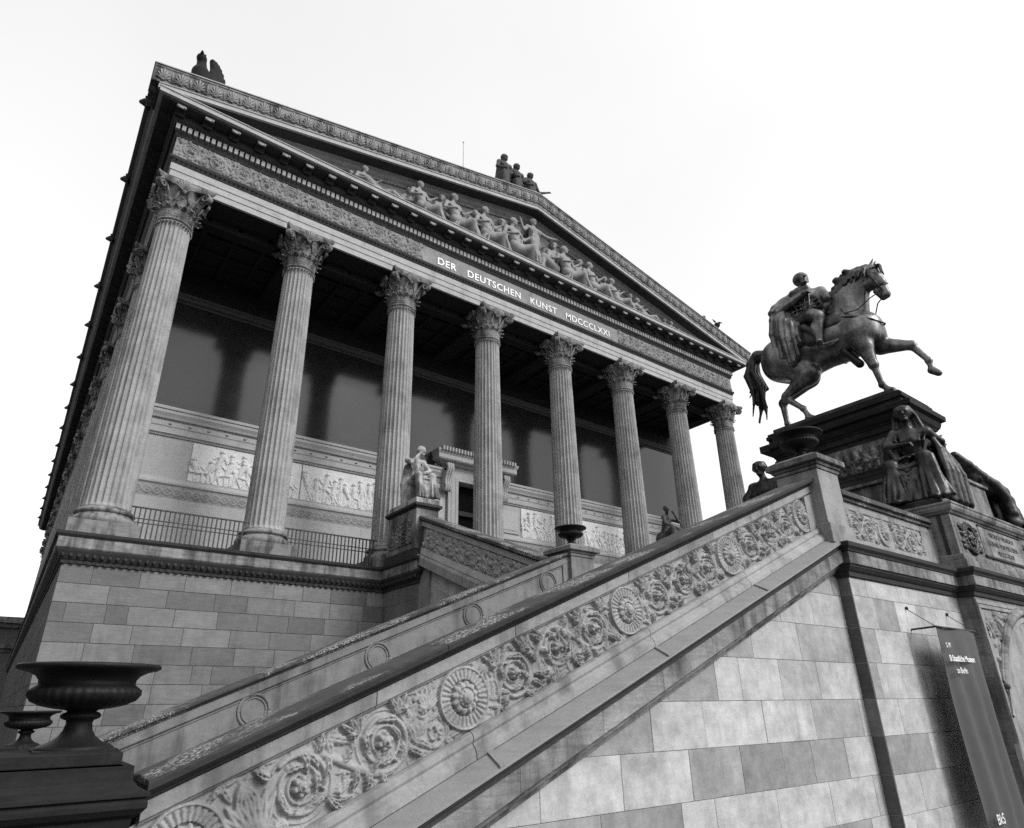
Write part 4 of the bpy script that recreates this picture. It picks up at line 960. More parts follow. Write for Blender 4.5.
# bay front with arch
AC, AR, ACZ = 14.0, 1.95, -5.5
m = MB(); xs = np.unique(np.concatenate([np.linspace(11.70, 16.30, 40), np.linspace(AC - AR, AC + AR, 61)]))
def zlo(x): return ACZ + math.sqrt(AR ** 2 - (x - AC) ** 2) if abs(x - AC) < AR - 1e-6 else GZ
for a, b in zip(xs[:-1], xs[1:]):
    mid = (a + b) / 2; inside = abs(mid - AC) < AR; za, zb = (zlo(a) if inside and abs(a - AC) < AR - 1e-6 else (ACZ if inside else GZ)), (zlo(b) if inside and abs(b - AC) < AR - 1e-6 else (ACZ if inside else GZ))
    m.add([(a, -14.45, za), (b, -14.45, zb), (b, -14.45, -2.87), (a, -14.45, -2.87), (a, -13.7, za), (b, -13.7, zb), (b, -13.7, -2.87), (a, -13.7, -2.87)], [(0, 1, 2, 3), (7, 6, 5, 4), (0, 4, 5, 1), (3, 2, 6, 7)], .5)
m.add([(11.70, y, z) for y in (-14.45, -13.7) for z in (GZ, -2.87)], [(0, 1, 3, 2)], .35); m.add([(16.30, y, z) for y in (-14.45, -13.7) for z in (GZ, -2.87)], [(0, 2, 3, 1)], .35)
for sx in (-1, 1): m.box(AC + sx * AR - .02, AC + sx * AR + .02, -14.4, -13.7, GZ, ACZ)
bay = m.build('arched_bay', 'fascia', stair)
m = MB(); m.box(12.0, 16.0, -13.9, -13.72, GZ, -3.4); m.build('doorway', 'void', bay)
def ring_band(m, r0, r1, yf, tone=.5, n=90, lim=2.27):
    P = []
    for a in np.linspace(0, PI, n):
        for r in (r0, r1):
            pass
    A = [a for a in np.linspace(-.12, PI + .12, n) if abs(r1 * math.cos(a)) < lim]
    v = []
    for a in A:
        c, s_ = math.cos(a), math.sin(a)
        v += [(AC + r0 * c, -14.40, ACZ + r0 * s_), (AC + r0 * c, yf, ACZ + r0 * s_), (AC + r1 * c, yf, ACZ + r1 * s_), (AC + r1 * c, -14.40, ACZ + r1 * s_)]
    f = [(4 * i + j, 4 * i + 4 + j, 4 * i + 5 + j, 4 * i + 1 + j) for i in range(len(A) - 1) for j in range(3)]
    m.add(v, f, tone)
m = MB(); ring_band(m, 2.54, 2.60, -14.50); ring_band(m, 2.42, 2.54, -14.478); 
A = [a for a in np.linspace(0, PI, 120) if abs(2.5 * math.cos(a)) < 2.22]; m.tube([(AC + 2.5 * math.cos(a), -14.49, ACZ + 2.5 * math.sin(a)) for a in A], .055, 10)
m.build('archivolt', 'fascia', bay)
m = MB(); ring_band(m, 2.34, 2.415, -14.50, .6, lim=2.29); ring_band(m, 1.95, 2.335, -14.47, .6, lim=2.335)
for sx in (-1, 1): m.box(min(AC + sx * 1.955, AC + sx * 2.26), max(AC + sx * 1.955, AC + sx * 2.26), -14.468, -14.4, GZ, ACZ, .6)
m.build('voussoir_ring', 'rail', bay)
R = Relief(1.9, 1.9, .012)
R.spiral(.42, 1.5, .26, -1.2, 1.3, 1, .035, .02, .3); R.rosette(.42, 1.5, .1, .06, 6); R.spiral(.9, 1.62, .2, 2.0, 1.2, -1, .03, .02, .3); R.stroke([(.1, .2), (.14, .7), (.25, 1.1), (.35, 1.25)], .035, .035)
for k in range(120): R.leaf(rng.uniform(.02, 1.6), rng.uniform(.1, 1.85), rng.uniform(0, 6.28), .2, .06, .05, 3, rng.uniform(-.5, .5))
U_, V_ = np.meshgrid(R.u, R.v); rr = np.hypot(11.80 + U_ - AC, -4.98 + V_ - ACZ)
R.H = np.where(rr < 2.56, -.06, R.H)
m = MB(); R.mesh(m, (11.80, -14.452, -4.98), (1, 0, 0), (0, 0, 1), (0, -1, 0)); m.box(11.71, 11.79, -14.475, -14.43, GZ, -3.06); m.box(11.71, 14, -14.475, -14.43, -3.055, -3.0); m.box(11.71, 14, -14.465, -14.43, -2.98, -2.92); m.build('spandrel_relief', 'rail', bay)

# ---- steps and landing
m = MB(); n = 26; rise = .1557
for k in range(n):
    zt = -2.45 - rise * k; x = 7.9 - .378 * k; m.box(x - .378, 8.3, -13.53, -9.08, zt - rise, zt - .001 * k, random.uniform(.42, .58))
m.build('flight_steps', 'step', stair)
m = MB(); m.box(7.92, 20.08, -13.9, -8.5, -2.75, -2.452); m.build('landing_floor', 'step', stair)
# inner parapet
m = MB(); raked(m, [(-9.10, -6.0), (-8.62, -6.0), (-8.62, -3.18), (-9.10, -3.18)], -.6, 7.46); ip = m.build('inner_parapet', 'inner', stair)
m = MB(); stones(m, [(-8.54, -3.10), (-8.54, -3.16), (-8.6, -3.185), (-9.13, -3.185), (-9.15, -3.15), (-9.20, -3.14), (-9.21, -3.095), (-8.9, -3.08)], -.6, 7.46, 2.0, .006); m.build('coping', 'coping', ip, .008)
m = MB(); raked(m, [(-9.0, -3.187), (-9.135, -3.187), (-9.135, -3.30), (-9.12, -3.315), (-9.0, -3.32)], -.6, 7.46); raked(m, [(-9.0, -3.335), (-9.118, -3.335), (-9.118, -3.345), (-9.0, -3.347)], -.6, 7.46)
m.box(7.3, 7.46, -9.13, -9.0, -3.2, -1.9); m.build('frame_band', 'inner', ip, .004)
for x in (-.15, 1.62, 3.40, 5.18, 6.92):
    m = MB(); zc = -3.53 + RS * (x - 4)
    for rr_, q in ((.205, .02), (.16, .012)): m.tube([(x + rr_ * math.cos(a), -9.105, zc + rr_ * math.sin(a)) for a in np.linspace(0, 2 * PI, 41)], q, 8)
    m.build('roundel', 'inner', ip)

# ---- lower end pedestals
def end_pedestal(x0, x1, y0, y1, zt, mat):
    m = MB(); m.box(x0 + .14, x1 - .14, y0 + .14, y1 - .14, zt - .4, zt - .07, .4); m.box(x0 + .1, x1 - .1, y0 + .1, y1 - .1, GZ, zt - .4)
    o = m.build('end_pedestal', mat, stair, .006)
    m = MB(); m.box(x0 + .16, x1 - .16, y0 + .16, y1 - .16, zt - .065, zt, .5); m.build('plinth', mat, o, .006)
    R4 = [(x0 + .1, y1 - .1), (x0 + .1, y0 + .1), (x1 - .1, y0 + .1), (x1 - .1, y1 - .1)]
    m = MB(); m.sweep(R4, [(-.2, zt - .07), (.0, zt - .07), (.0, zt - .09), (.005, zt - .14), (.03, zt - .17), (.07, zt - .19), (.09, zt - .2), (.092, zt - .215), (.07, zt - .225), (.085, zt - .245), (.085, zt - .27), (.06, zt - .30), (.03, zt - .32), (.02, zt - .40), (.045, zt - .42), (.05, zt - .5), (-.2, zt - .5)]); m.build('cap', mat, o)
    m = MB(); m.box(x0 + .04, x1 - .04, y0 + .04, y1 - .04, GZ, zt - 1.4); m.build('base', mat, o, .01)
end_pedestal(-1.32, -.42, -14.25, -13.33, -4.675, 'dark')
end_pedestal(-1.28, -.45, -9.4, -8.57, -4.84, 'dark')

# ================================================================== UPPER FLIGHT
upper = thing('upper_staircase', 'upper stone flight with carved parapets running from the landing up to the portico', 'staircase', (14, -5.5, -2.45))
m = MB(); n = 12
for k in range(n): m.box(8.1, 19.9, -3.4 - .425 * (k + 1), -2.8, -.67 - .1483 * (k + 1), -.67 - .1483 * k - .001 * k, random.uniform(.42, .58))
m.box(7.6, 20.4, -3.4, -.7, GZ, -.673); m.build('upper_steps', 'step', upper)
for sx in (1, -1):
    X = (lambda x: x) if sx > 0 else (lambda x: 28 - x)
    def bx(mb, a, b, *r): mb.box(min(X(a), X(b)), max(X(a), X(b)), *r)
    m = MB(); ashlar(m, pc, None, lambda u, z, o: (X(7.55 - o), u, z), .3, .5, .4, .005, u0=-2.85, u1=-.78, avg=1.0)
    bx(m, 7.56, 8.3, -2.84, -.7, GZ, -1.38); m.build('pier_wall', 'podium', upper)
    P = [(7.55, -.85), (7.55, -2.85), (8.3, -2.85)] if sx > 0 else [(19.7, -2.85), (20.45, -2.85), (20.45, -.85)]
    m = MB(); m.sweep(P, [(-.3, -1.39), (.0, -1.39), (.03, -1.37), (.035, -1.30), (.06, -1.28), (.16, -1.10), (.17, -1.062), (-.3, -1.06)])
    for k in range(14): m.lathe([(.0, -.06), (.04, -.04), (.05, .0), (.035, .04), (0, .05)], (X(7.55 - .105), -2.9 + k * .15, -1.2), 6)
    m.build('pier_cornice', 'soot_and_shade', upper)
    m = MB(); m.sweep(P, [(-.3, -1.058), (.17, -1.058), (.19, -1.03), (.19, -.80), (.205, -.79), (-.3, -.79)]); m.build('pier_fascia', 'fascia', upper)
    m = MB(); m.sweep(P, [(-.3, -.788), (.21, -.788), (.25, -.74), (.26, -.675), (.235, -.668), (-.3, -.668)]); m.build('pier_edge', 'soot_and_shade', upper)
    m = MB(); bx(m, 7.43, 8.17, -2.84, -1.08, -.4, .78); o = m.build('pedestal', 'fascia', upper, .006)
    m = MB(); bx(m, 7.36, 8.22, -2.92, -1.02, -.665, -.5); bx(m, 7.39, 8.2, -2.88, -1.05, -.498, -.4); m.build('base', 'soot_and_shade', o, .012)
    m = MB(); bx(m, 7.39, 8.2, -2.88, -1.05, .782, .83); bx(m, 7.34, 8.25, -2.94, -1.0, .832, .92); m.build('cap', 'soot_and_shade', o, .012)
    m = MB(); bx(m, 7.40, 7.45, -2.66, -1.28, -.22, .58, .4)
    for k in range(60): m.lathe([(.05, -.04), (.05, 0), (0, .03)], (X(7.415), rng.uniform(-2.6, -1.34), rng.uniform(-.16, .52)), 5)
    m.build('side_panel', 'capital', o)
    # stringer, parapet, frieze
    A = dict(y_axis=True, m=.40, ref=-2.9)
    pr = lambda L: [(X(a), b) for a, b in L]
    m = MB(); raked(m, pr([(7.68, -4.6), (8.1, -4.6), (8.1, .40), (7.68, .40)]), -8.9, -2.85, **A); pp = m.build('stair_parapet', 'rail', upper)
    m = MB()
    for k in range(9): raked(m, pr([(7.655, -.9 - .4325 * k), (7.655, -1.325 - .4325 * k), (7.7, -1.325 - .4325 * k), (7.7, -.9 - .4325 * k)]), -8.9, -2.86, random.uniform(.4, .6), **A)
    m.build('stringer_wall', 'wall', pp)
    m = MB(); raked(m, pr([(7.52, .43), (7.52, .51), (7.58, .54), (8.16, .54), (8.16, .42), (7.62, .40)]), -8.9, -2.86, **A); m.build('coping', 'coping', pp, .008)
    m = MB(); raked(m, pr([(7.6, .24), (7.6, .38), (7.7, .39), (7.7, .23)]), -8.9, -2.86, **A); raked(m, pr([(7.61, -.39), (7.58, -.5), (7.56, -.56), (7.7, -.58), (7.7, -.38)]), -8.9, -2.86, **A); m.build('frame_band', 'entab', pp)
    m = MB(); raked(m, pr([(7.48, -.58), (7.44, -.64), (7.44, -.86), (7.56, -.9), (7.7, -.9), (7.7, -.57)]), -8.9, -2.87, **A); m.build('stringer_cornice', 'rail', pp)
    L = math.hypot(6, 2.4); R = Relief(L, .575, .02); nn = int(L / .5)
    rinceau(R, [((i + .5) * L / nn, .285, .24, i % 2 == 0) for i in range(nn)], .09); fill_leaves(R, .08, 400, .1, .18); R.finish(.2); cN, sN = 6 / L, 2.4 / L
    m = MB(); R.mesh(m, (X(7.665), -8.88, -.385 - 5.98 * .4), (0, cN, sN), (0, -sN, cN), (-sx, 0, 0)); m.build('scroll_frieze', 'entab', pp)

# ================================================================== URNS
UP = [(.0, 0), (.185, 0), (.185, .018), (.165, .03), (.125, .045), (.09, .07), (.07, .10), (.062, .135), (.066, .15), (.09, .158), (.098, .172), (.088, .186), (.07, .192), (.075, .20), (.13, .207), (.195, .222), (.245, .245), (.268, .275), (.266, .30), (.248, .318), (.235, .328), (.236, .35), (.252, .372), (.29, .392), (.335, .402), (.352, .412), (.354, .424), (.345, .432), (.30, .428), (.1, .40), (0, .398)]
def make_urn(label, loc, s, zs=1.0):
    t = thing('garden_urn', label, 'urn', loc, 'dark footed urns on the stair posts')
    def rd(r, z, a): return r * np.ones_like(a) if not (.2 * s < z / zs < .31 * s) else r + .008 * s * np.abs(np.sin(18 * a)) * (1 if z / zs > .21 * s else .3)
    m = MB(); m.lathe([(r * s, z * s * zs) for r, z in UP if z >= .192], loc, 144, rd); m.build('bowl', 'urn', t)
    m = MB(); m.lathe([(r * s, z * s * zs) for r, z in UP[:14]], loc, 64); m.build('foot', 'urn', t)
    m = MB(); m.box(loc[0] - .19 * s, loc[0] + .19 * s, loc[1] - .19 * s, loc[1] + .19 * s, loc[2] - .0, loc[2] + .012); m.build('foot_plate', 'urn', t)
    return t
make_urn('large dark cast-iron urn nearest the viewer on the blackened pedestal at the stair foot', (-.80, -13.79, -4.675), 1.08)
make_urn('smaller looking dark urn half hidden behind the big urn at the stair foot', (-.855, -9.0, -4.84), .84)
make_urn('wide dark urn on the stair-head post directly below the bronze horse', (8.13, -13.87, -1.04), 1.03)
make_urn('slender dark urn on the inner stair post in front of a fluted column', (7.76, -8.91, -1.50), .95)

# ================================================================== BANNER
bn = thing('banner', 'long dark cloth banner with white museum lettering hung in front of the pale landing wall', 'banner', (10.25, -14.55, -3.5))
m = MB(); nx, nz = 110, 50; P = np.zeros((nz, nx, 3))
for i in range(nz):
    for j in range(nx):
        u = j / (nx - 1); t = i / (nz - 1); P[i, j] = (9.555 + 1.37 * u, -14.56 + .035 * min(1, t * 3) * math.sin(u * 19 + .9 * t + .6 * math.sin(5 * t)) + .02 * math.sin(7 * u + 2 * t), -3.5 - 2.62 * t)
Q = P.copy(); Q[..., 1] += .004; m.grid(P[::-1]); m.grid(Q); cl = m.build('cloth', 'cloth', bn)
text('lettering', 'S M', .1, 'letter', cl, (9.57, -14.62, -3.78), (PI / 2, 0, 0), .002, 'LEFT')
text('lettering', 'B Staatliche Museen', .115, 'letter', cl, (9.57, -14.62, -3.96), (PI / 2, 0, 0), .002, 'LEFT', .95, .002)
text('lettering', 'zu Berlin', .115, 'letter', cl, (9.70, -14.62, -4.12), (PI / 2, 0, 0), .002, 'LEFT', .92)
text('lettering', 'BkS', .17, 'letter', cl, (9.66, -14.62, -5.96), (PI / 2, 0, 0), .002, 'LEFT')
m = MB(); m.tube([(9.62, -14.19, -3.5), (9.55, -14.57, -3.49)], .014, 8); m.tube([(10.98, -14.19, -3.5), (10.93, -14.57, -3.49)], .014, 8); m.tube([(9.53, -14.562, -3.49), (10.95, -14.562, -3.49)], .014, 8); m.build('hanging_rod', 'iron', bn)
m = MB()
for a, b in (((9.61, -14.19, -3.19), (9.55, -14.56, -3.49)), ((11.05, -14.19, -3.19), (10.93, -14.56, -3.49))): m.tube([a, b], .006, 6); m.tube([(a[0], -14.2, a[2]), (a[0], -14.23, a[2])], .022, 8)
m.build('stay_wire', 'iron', bn)

# ================================================================== PORTICO RAILINGS
for xa, xb, w in ((.62, 3.4, 'first'), (4.62, 7.36, 'second')):
    t = thing('iron_railing', 'black iron railing of close uprights between the ' + ('first and second columns from the left' if w == 'first' else 'second and third columns from the left'), 'railing', ((xa + xb) / 2, -.3, -.67), 'portico railings')
    m = MB(); k = xa
    while k < xb: m.box(k - .016, k + .016, -.314, -.286, -.67, .27); k += .118
    m.build('railing_panel', 'iron', t)
    m = MB(); m.box(xa - .1, xb + .1, -.33, -.27, .27, .30); m.box(xa - .1, xb + .1, -.32, -.28, -.01, .01); m.box(xa - .1, xb + .1, -.32, -.28, -.12, -.10); m.build('handrail', 'iron', t)

# ================================================================== EQUESTRIAN MONUMENT
pd = thing('monument_pedestal', 'dark stone monument pedestal with moulded cornice and figure relief under the bronze horse', 'pedestal', (14, -12.1, -1.23))
m = MB(); m.box(13.3, 14.7, -13.72, -10.62, -.1, 1.1); m.build('die', 'dark', pd, .008)
R4 = [(13.3, -10.6), (13.3, -13.73), (14.72, -13.73), (14.72, -10.6), (13.3, -10.6)]
m = MB(); m.sweep(R4[:4], [(-.3, 1.1), (.02, 1.1), (.03, 1.13), (.07, 1.17), (.10, 1.24), (.11, 1.30), (.19, 1.34), (.2, 1.45), (.17, 1.47), (-.3, 1.48)]); m.box(13.12, 14.88, -10.62, -10.35, 1.30, 1.47)
m.sweep(R4[:4], [(-.3, .92), (.012, .92), (.035, .95), (.035, 1.0), (.012, 1.03), (-.3, 1.03)])
m.build('cornice', 'dark', pd)
m = MB(); m.box(13.25, 14.75, -13.72, -10.55, 1.482, 1.6); m.box(13.21, 14.79, -13.77, -10.52, 1.602, 1.70); m.box(13.25, 14.75, -13.73, -10.55, 1.702, 1.77); m.build('top_slab', 'dark', pd, .012)
m = MB(); m.sweep(R4[:4], [(-.3, .12), (.02, .12), (.05, .08), (.05, .02), (.09, -.03), (.11, -.08), (.12, -.14), (.12, -.18), (-.3, -.18)]); m.build('base_moulding', 'dark', pd)
m = MB(); m.box(12.95, 15.4, -14.08, -10.4, -1.23, -.25); m.box(12.88, 15.47, -14.13, -10.3, -.248, -.18); m.build('base', 'fascia', pd, .01)
R = Relief(2.3, .62, .014)
for k in range(11):
    u = .12 + k * .2; t = rng.uniform(.42, .52); R.ball(u, t, .05, .9); R.stroke([(u, t - .06), (u + .02, .22)], .065, .06, .7)
    for q in (-1, 1): R.stroke([(u + q * .03, .24), (u + q * rng.uniform(.02, .09), .04)], .035, .025, .8); R.stroke([(u + q * .05, t - .09), (u + q * .12, t - .2), (u + q * rng.uniform(.0, .16), t - .1)], .026, .02, .9)
for k in range(30): R.leaf(rng.uniform(0, 2.2), rng.uniform(.05, .4), rng.uniform(0, 6.28), .15, .04, .04, 3)
R.finish(.2); m = MB(); R.mesh(m, (13.297, -10.95, .2), (0, -1, 0), (0, 0, 1), (-1, 0, 0)); m.build('relief_panel', 'bronze', pd)

st = thing('equestrian_statue', 'dark bronze statue of a cloaked rider on a striding horse with one foreleg raised', 'statue', (14, -12.2, 1.77))
m = MB(); m.box(13.42, 14.58, -13.58, -10.62, 1.772, 1.93); m.build('plinth', 'bronzed', st, .03)
HX = 14.0
def H(s, y, z): return (HX + s, y, z)
hp = []
# trunk
hp += [cap(H(0, -11.0, 3.95), H(0, -11.7, 3.88), .58, .56, .2), cap(H(0, -11.7, 3.84), H(0, -12.6, 3.88), .56, .60, .2), cap(H(0, -12.6, 3.92), H(0, -13.05, 3.86), .58, .50, .2)]
hp += [cap(H(-.16, -10.95, 4.15), H(-.18, -11.15, 3.75), .40, .40, .15), cap(H(.16, -10.95, 4.15), H(.18, -11.15, 3.75), .40, .40, .15), cap(H(0, -12.3, 4.42), H(0, -12.8, 4.45), .18, .2, .2)]
hp += [ell(H(-.2, -13.05, 3.85), .36, .12), ell(H(.2, -13.1, 3.85), .36, .12), ell(H(-.14, -13.22, 3.62), .26, .1), ell(H(.14, -13.26, 3.62), .26, .1)]
# neck and head
hp += [cap(H(0, -12.82, 4.25), H(0, -12.96, 4.8), .47, .39, .15), cap(H(0, -12.96, 4.8), H(0, -13.3, 5.28), .37, .23, .12), cap(H(0, -13.35, 5.3), H(0, -13.6, 5.33), .19, .17, .1)]
hp += [cap(H(0, -13.6, 5.28), H(0, -13.74, 4.9), .18, .135, .06), cap(H(0, -13.74, 4.9), H(0, -13.79, 4.56), .125, .10, .05), ell(H(0, -13.79, 4.5), (.10, .10, .095), .04), cap(H(0, -13.62, 4.72), H(0, -13.71, 4.45), .08, .05, .05)]
for s in (-1, 1):
    hp += [ell(H(s * .07, -13.53, 5.02), (.11, .2, .2), .05), cap(H(s * .07, -13.66, 5.42), H(s * .085, -13.77, 5.58), .05, .012, .02), cap(H(s * .12, -13.68, 5.17), H(s * .11, -13.77, 5.1), .035, None, .02)]
    hp += [cut(H(s * .15, -13.74, 5.12), H(s * .15, -13.72, 5.12), .03), cut(H(s * .09, -13.88, 4.52), H(s * .09, -13.86, 4.5), .025, .02)]
    hp += [cap(H(s * .1, -13.35, 4.95), H(s * .1, -13.2, 4.4), .1, .12, .08)]
hp += [cut(H(-.1, -13.84, 4.46), H(.1, -13.78, 4.43), .012, .015)]
# fore legs: left raised, right planted
hp += poly([H(.28, -13.05, 3.65), H(.28, -13.3, 3.42)], .30, .22, .1) + [cap(H(.28, -13.3, 3.40), H(.28, -13.88, 3.14), .21, .115, .06), ell(H(.28, -13.92, 3.12), .115, .05), cap(H(.28, -13.92, 3.1), H(.28, -14.14, 2.64), .085, .065, .04), ell(H(.28, -14.15, 2.6), .085, .03), cap(H(.28, -14.15, 2.58), H(.28, -14.16, 2.40), .06, .065, .03), cap(H(.28, -14.15, 2.36), H(.28, -14.26, 2.24), .09, .075, .03)]
hp += poly([H(-.28, -13.0, 3.7), H(-.28, -13.1, 3.3)], .30, .21, .1) + [cap(H(-.28, -13.1, 3.35), H(-.28, -13.19, 2.8), .2, .11, .06), ell(H(-.28, -13.2, 2.76), .115, .04), cap(H(-.28, -13.2, 2.74), H(-.28, -13.25, 2.27), .08, .062, .04), ell(H(-.28, -13.26, 2.22), .085, .03), cap(H(-.28, -13.27, 2.2), H(-.28, -13.36, 2.06), .06, .07, .03), cap(H(-.28, -13.36, 2.02), H(-.28, -13.44, 2.0), .1, .085, .03)]
# hind legs: knee high and forward, hock back
hp += [cap(H(-.26, -11.05, 3.9), H(-.28, -11.68, 3.2), .48, .30, .12), cap(H(-.28, -11.64, 3.15), H(-.28, -11.02, 2.86), .24, .12, .08), ell(H(-.28, -10.97, 2.82), (.1, .12, .13), .04), cap(H(-.28, -10.98, 2.78), H(-.28, -11.33, 2.38), .088, .068, .04), ell(H(-.28, -11.36, 2.34), .088, .03), cap(H(-.28, -11.37, 2.32), H(-.28, -11.44, 2.12), .06, .07, .03), cap(H(-.28, -11.45, 2.05), H(-.28, -11.53, 2.02), .105, .085, .03)]
hp += [cap(H(.26, -11.0, 3.9), H(.28, -11.45, 3.35), .46, .28, .12), cap(H(.28, -11.45, 3.3), H(.28, -10.68, 2.95), .24, .12, .08), ell(H(.28, -10.62, 2.92), (.1, .12, .13), .04), cap(H(.28, -10.62, 2.88), H(.28, -10.62, 2.35), .09, .068, .04), ell(H(.28, -10.63, 2.3), .088, .03), cap(H(.28, -10.64, 2.28), H(.28, -10.72, 2.1), .06, .07, .03), cap(H(.28, -10.72, 2.05), H(.28, -10.82, 2.02), .105, .085, .03)]
def narrow(V): V = V.copy(); V[:, 0] = HX + (V[:, 0] - HX) * .86; return V
m = MB(); sdf_body(m, hp, .022, narrow); horse = m.build('horse', 'bronze', st)
# mane and tail in locks
mp = []
for k in range(17):
    t = k / 16; b = np.array(H(-.03, np.interp(t, (0, .25, .5, .75, 1), (-13.55, -13.25, -12.95, -12.72, -12.58)), np.interp(t, (0, .25, .5, .75, 1), (5.47, 5.52, 5.4, 5.14, 4.8)))); d = np.array((rng.uniform(-.12, .02), rng.uniform(.08, .2) + .06 * t, rng.uniform(-.12, .08) - .08 * t))
    mp += poly([b + (0, .06, -.04), b + d * .8 + (0, .05, .03), b + d * 1.35], .11, .02, .03)
    for q in range(2): e = np.array((-.2 - .05 * rng.random(), rng.uniform(-.02, .12), rng.uniform(-.4, -.25))); mp += poly([b, b + e * .5 + (-.03, 0, .02), b + e], .07, .025, .02)
for k in range(4): mp += poly([H(0, -13.66, 5.42), H(rng.uniform(-.08, .08), -13.84, 5.34), H(rng.uniform(-.1, .1), -13.84, 5.12)], .05, .015, .02)
m = MB(); sdf_body(m, mp, .02); m.build('mane', 'bronzed', horse)
tp = [cap(H(0, -10.62, 4.36), H(0, -10.3, 4.44), .14, .15, .08), cap(H(0, -10.3, 4.44), H(0, -10.1, 4.25), .15, .17, .08)]
for k in range(20):
    a = rng.uniform(-.17, .17); b = rng.uniform(-.17, .2); ln = rng.uniform(.55, 1)
    tp += poly([H(a * .4, -10.16 + b * .3, 4.33), H(a, -10.06 + b * .8, 3.95), H(a * 1.1, -10.12 + b * 1.0 - .08, 3.45), H(a * 1.1, -10.16 + b * .9 - .1 * math.sin(k), 4.33 - 1.45 * ln), H(a, -10.1 + b * .8 + rng.uniform(-.12, .1), 4.33 - 1.82 * ln)], .085, .018, .03)
m = MB(); sdf_body(m, tp, .022); m.build('tail', 'bronzed', horse)
# harness
m = MB(); m.tube([H(-.30, -12.75, 4.72), H(-.42, -12.95, 4.28), H(-.42, -13.25, 4.22), H(-.2, -13.5, 4.5), H(-.12, -13.72, 4.6)], .016, 6)
m.tube([H(.30, -12.75, 4.72), H(.42, -12.95, 4.28), H(.42, -13.25, 4.22), H(.2, -13.5, 4.5), H(.12, -13.72, 4.6)], .016, 6)
m.tube([H(-.43, -12.65, 4.3), H(-.45, -13.1, 4.1), H(-.3, -13.45, 3.9), H(0, -13.6, 3.8), H(.3, -13.45, 3.9), H(.45, -13.1, 4.1)], .02, 6)
m.tube([H(-.17, -13.5, 5.3), H(-.16, -13.68, 4.95), H(-.12, -13.78, 4.6)], .018, 6); m.tube([H(-.16, -13.5, 5.28), H(-.13, -13.78, 5.3), H(0, -13.8, 5.32)], .018, 6); m.tube([H(-.12, -13.62, 4.78), H(-.12, -13.86, 4.78), H(0, -13.9, 4.78)], .016, 6)
m.build('harness', 'bronzed', horse)
sp = [cap(H(-.5, -11.95, 4.35), H(-.53, -12.25, 4.0), .1, .06, .06), cap(H(0, -11.9, 4.5), H(0, -12.4, 4.5), .2, .2, .1), ell(H(0, -12.55, 4.58), (.28, .12, .16), .06), ell(H(-.40, -12.62, 4.14), (.16, .27, .24), .05), ell(H(.40, -12.62, 4.14), (.16, .27, .24), .05), ell(H(-.42, -12.05, 4.05), (.14, .42, .36), .06), ell(H(.42, -12.05, 4.05), (.14, .42, .36), .06), cap(H(-.3, -12.65, 3.4), H(-.2, -12.9, 2.95), .08, .1, .05), cap(H(-.3, -12.4, 3.5), H(.3, -12.4, 3.4), .06, None, .03)]
m = MB(); sdf_body(m, sp, .024); m.build('saddle', 'bronzed', st)
# rider, twice... heroic scale
J = dict(pel=H(0, -11.93, 4.72), che=H(-.04, -11.92, 5.3), nec=H(-.06, -11.92, 5.66), hea=H(-.06, -11.96, 5.96), shl=H(-.02, -12.36, 5.42), shr=H(-.14, -11.50, 5.52), ell=H(-.22, -12.56, 5.02), hal=H(-.12, -12.66, 4.84), elr=H(-.44, -11.40, 5.14), har=H(-.44, -12.06, 5.30), knl=H(.5, -12.42, 4.4), ftl=H(.52, -12.2, 3.68), knr=H(-.52, -12.38, 4.42), ftr=H(-.52, -12.26, 3.70))
rp = figure(J, 1.75, (-1, -.35, .02), False, 0, 4, head=False) + head_prims(H(-.06, -11.97, 6.0), (-.75, -1, .14), 1.85, False)
rp += [ell(H(-.08, -11.92, 5.36), (.30, .45, .27), .08), ell(H(-.06, -11.94, 4.98), (.27, .36, .32), .08), ell(H(-.06, -12.36, 5.12), (.2, .2, .3), .05), ell(H(-.06, -12.5, 4.86), (.2, .2, .2), .05), ell(H(-.2, -12.05, 4.66), (.30, .36, .2), .06), cap(H(-.14, -11.5, 5.5), H(-.44, -11.40, 5.14), .17, .13, .04), cap(H(-.44, -11.40, 5.14), H(-.44, -12.02, 5.30), .13, .09, .03), cap(H(-.02, -12.36, 5.42), H(-.22, -12.56, 5.02), .14, .11, .04)]
for k in range(5): rp += poly([H(-.33, -11.66 - .13 * k, 5.3), H(-.36, -11.7 - .115 * k, 5.0), H(-.37, -11.72 - .11 * k, 4.72)], .02, .03, .03)
for k in range(4): rp += poly([H(-.30, -11.56, 5.2 - .12 * k), H(-.42, -11.95, 5.06 - .12 * k), H(-.26, -12.36, 5.12 - .12 * k)], .022, .022, .012)
rp += [cap(H(-.36, -11.64, 4.86), H(-.36, -12.26, 4.86), .05, None, .02), cap(H(-.25, -11.75, 5.62), H(-.2, -12.12, 5.60), .09, None, .04)]
rp += poly([H(-.3, -12.0, 4.70), H(-.44, -12.2, 4.60), H(-.54, -12.38, 4.46)], .20, .155, .03)
rp += [cap(H(-.54, -12.37, 4.38), H(-.55, -12.27, 3.8), .135, .085, .03), ell(H(-.55, -12.24, 4.15), (.11, .12, .2), .04), cap(H(-.54, -12.3, 3.62), H(-.54, -12.64, 3.60), .075, .05, .03)]
m = MB(); sdf_body(m, rp, .019); rider = m.build('rider', 'bronze', st)
cp = [cap(H(-.05, -11.45, 5.55), H(.3, -11.9, 5.55), .17, None, .06), cap(H(-.1, -11.5, 5.62), H(-.16, -11.85, 5.68), .1, None, .04), cap(H(.1, -12.3, 5.5), H(.3, -11.9, 5.5), .13, None, .05)]
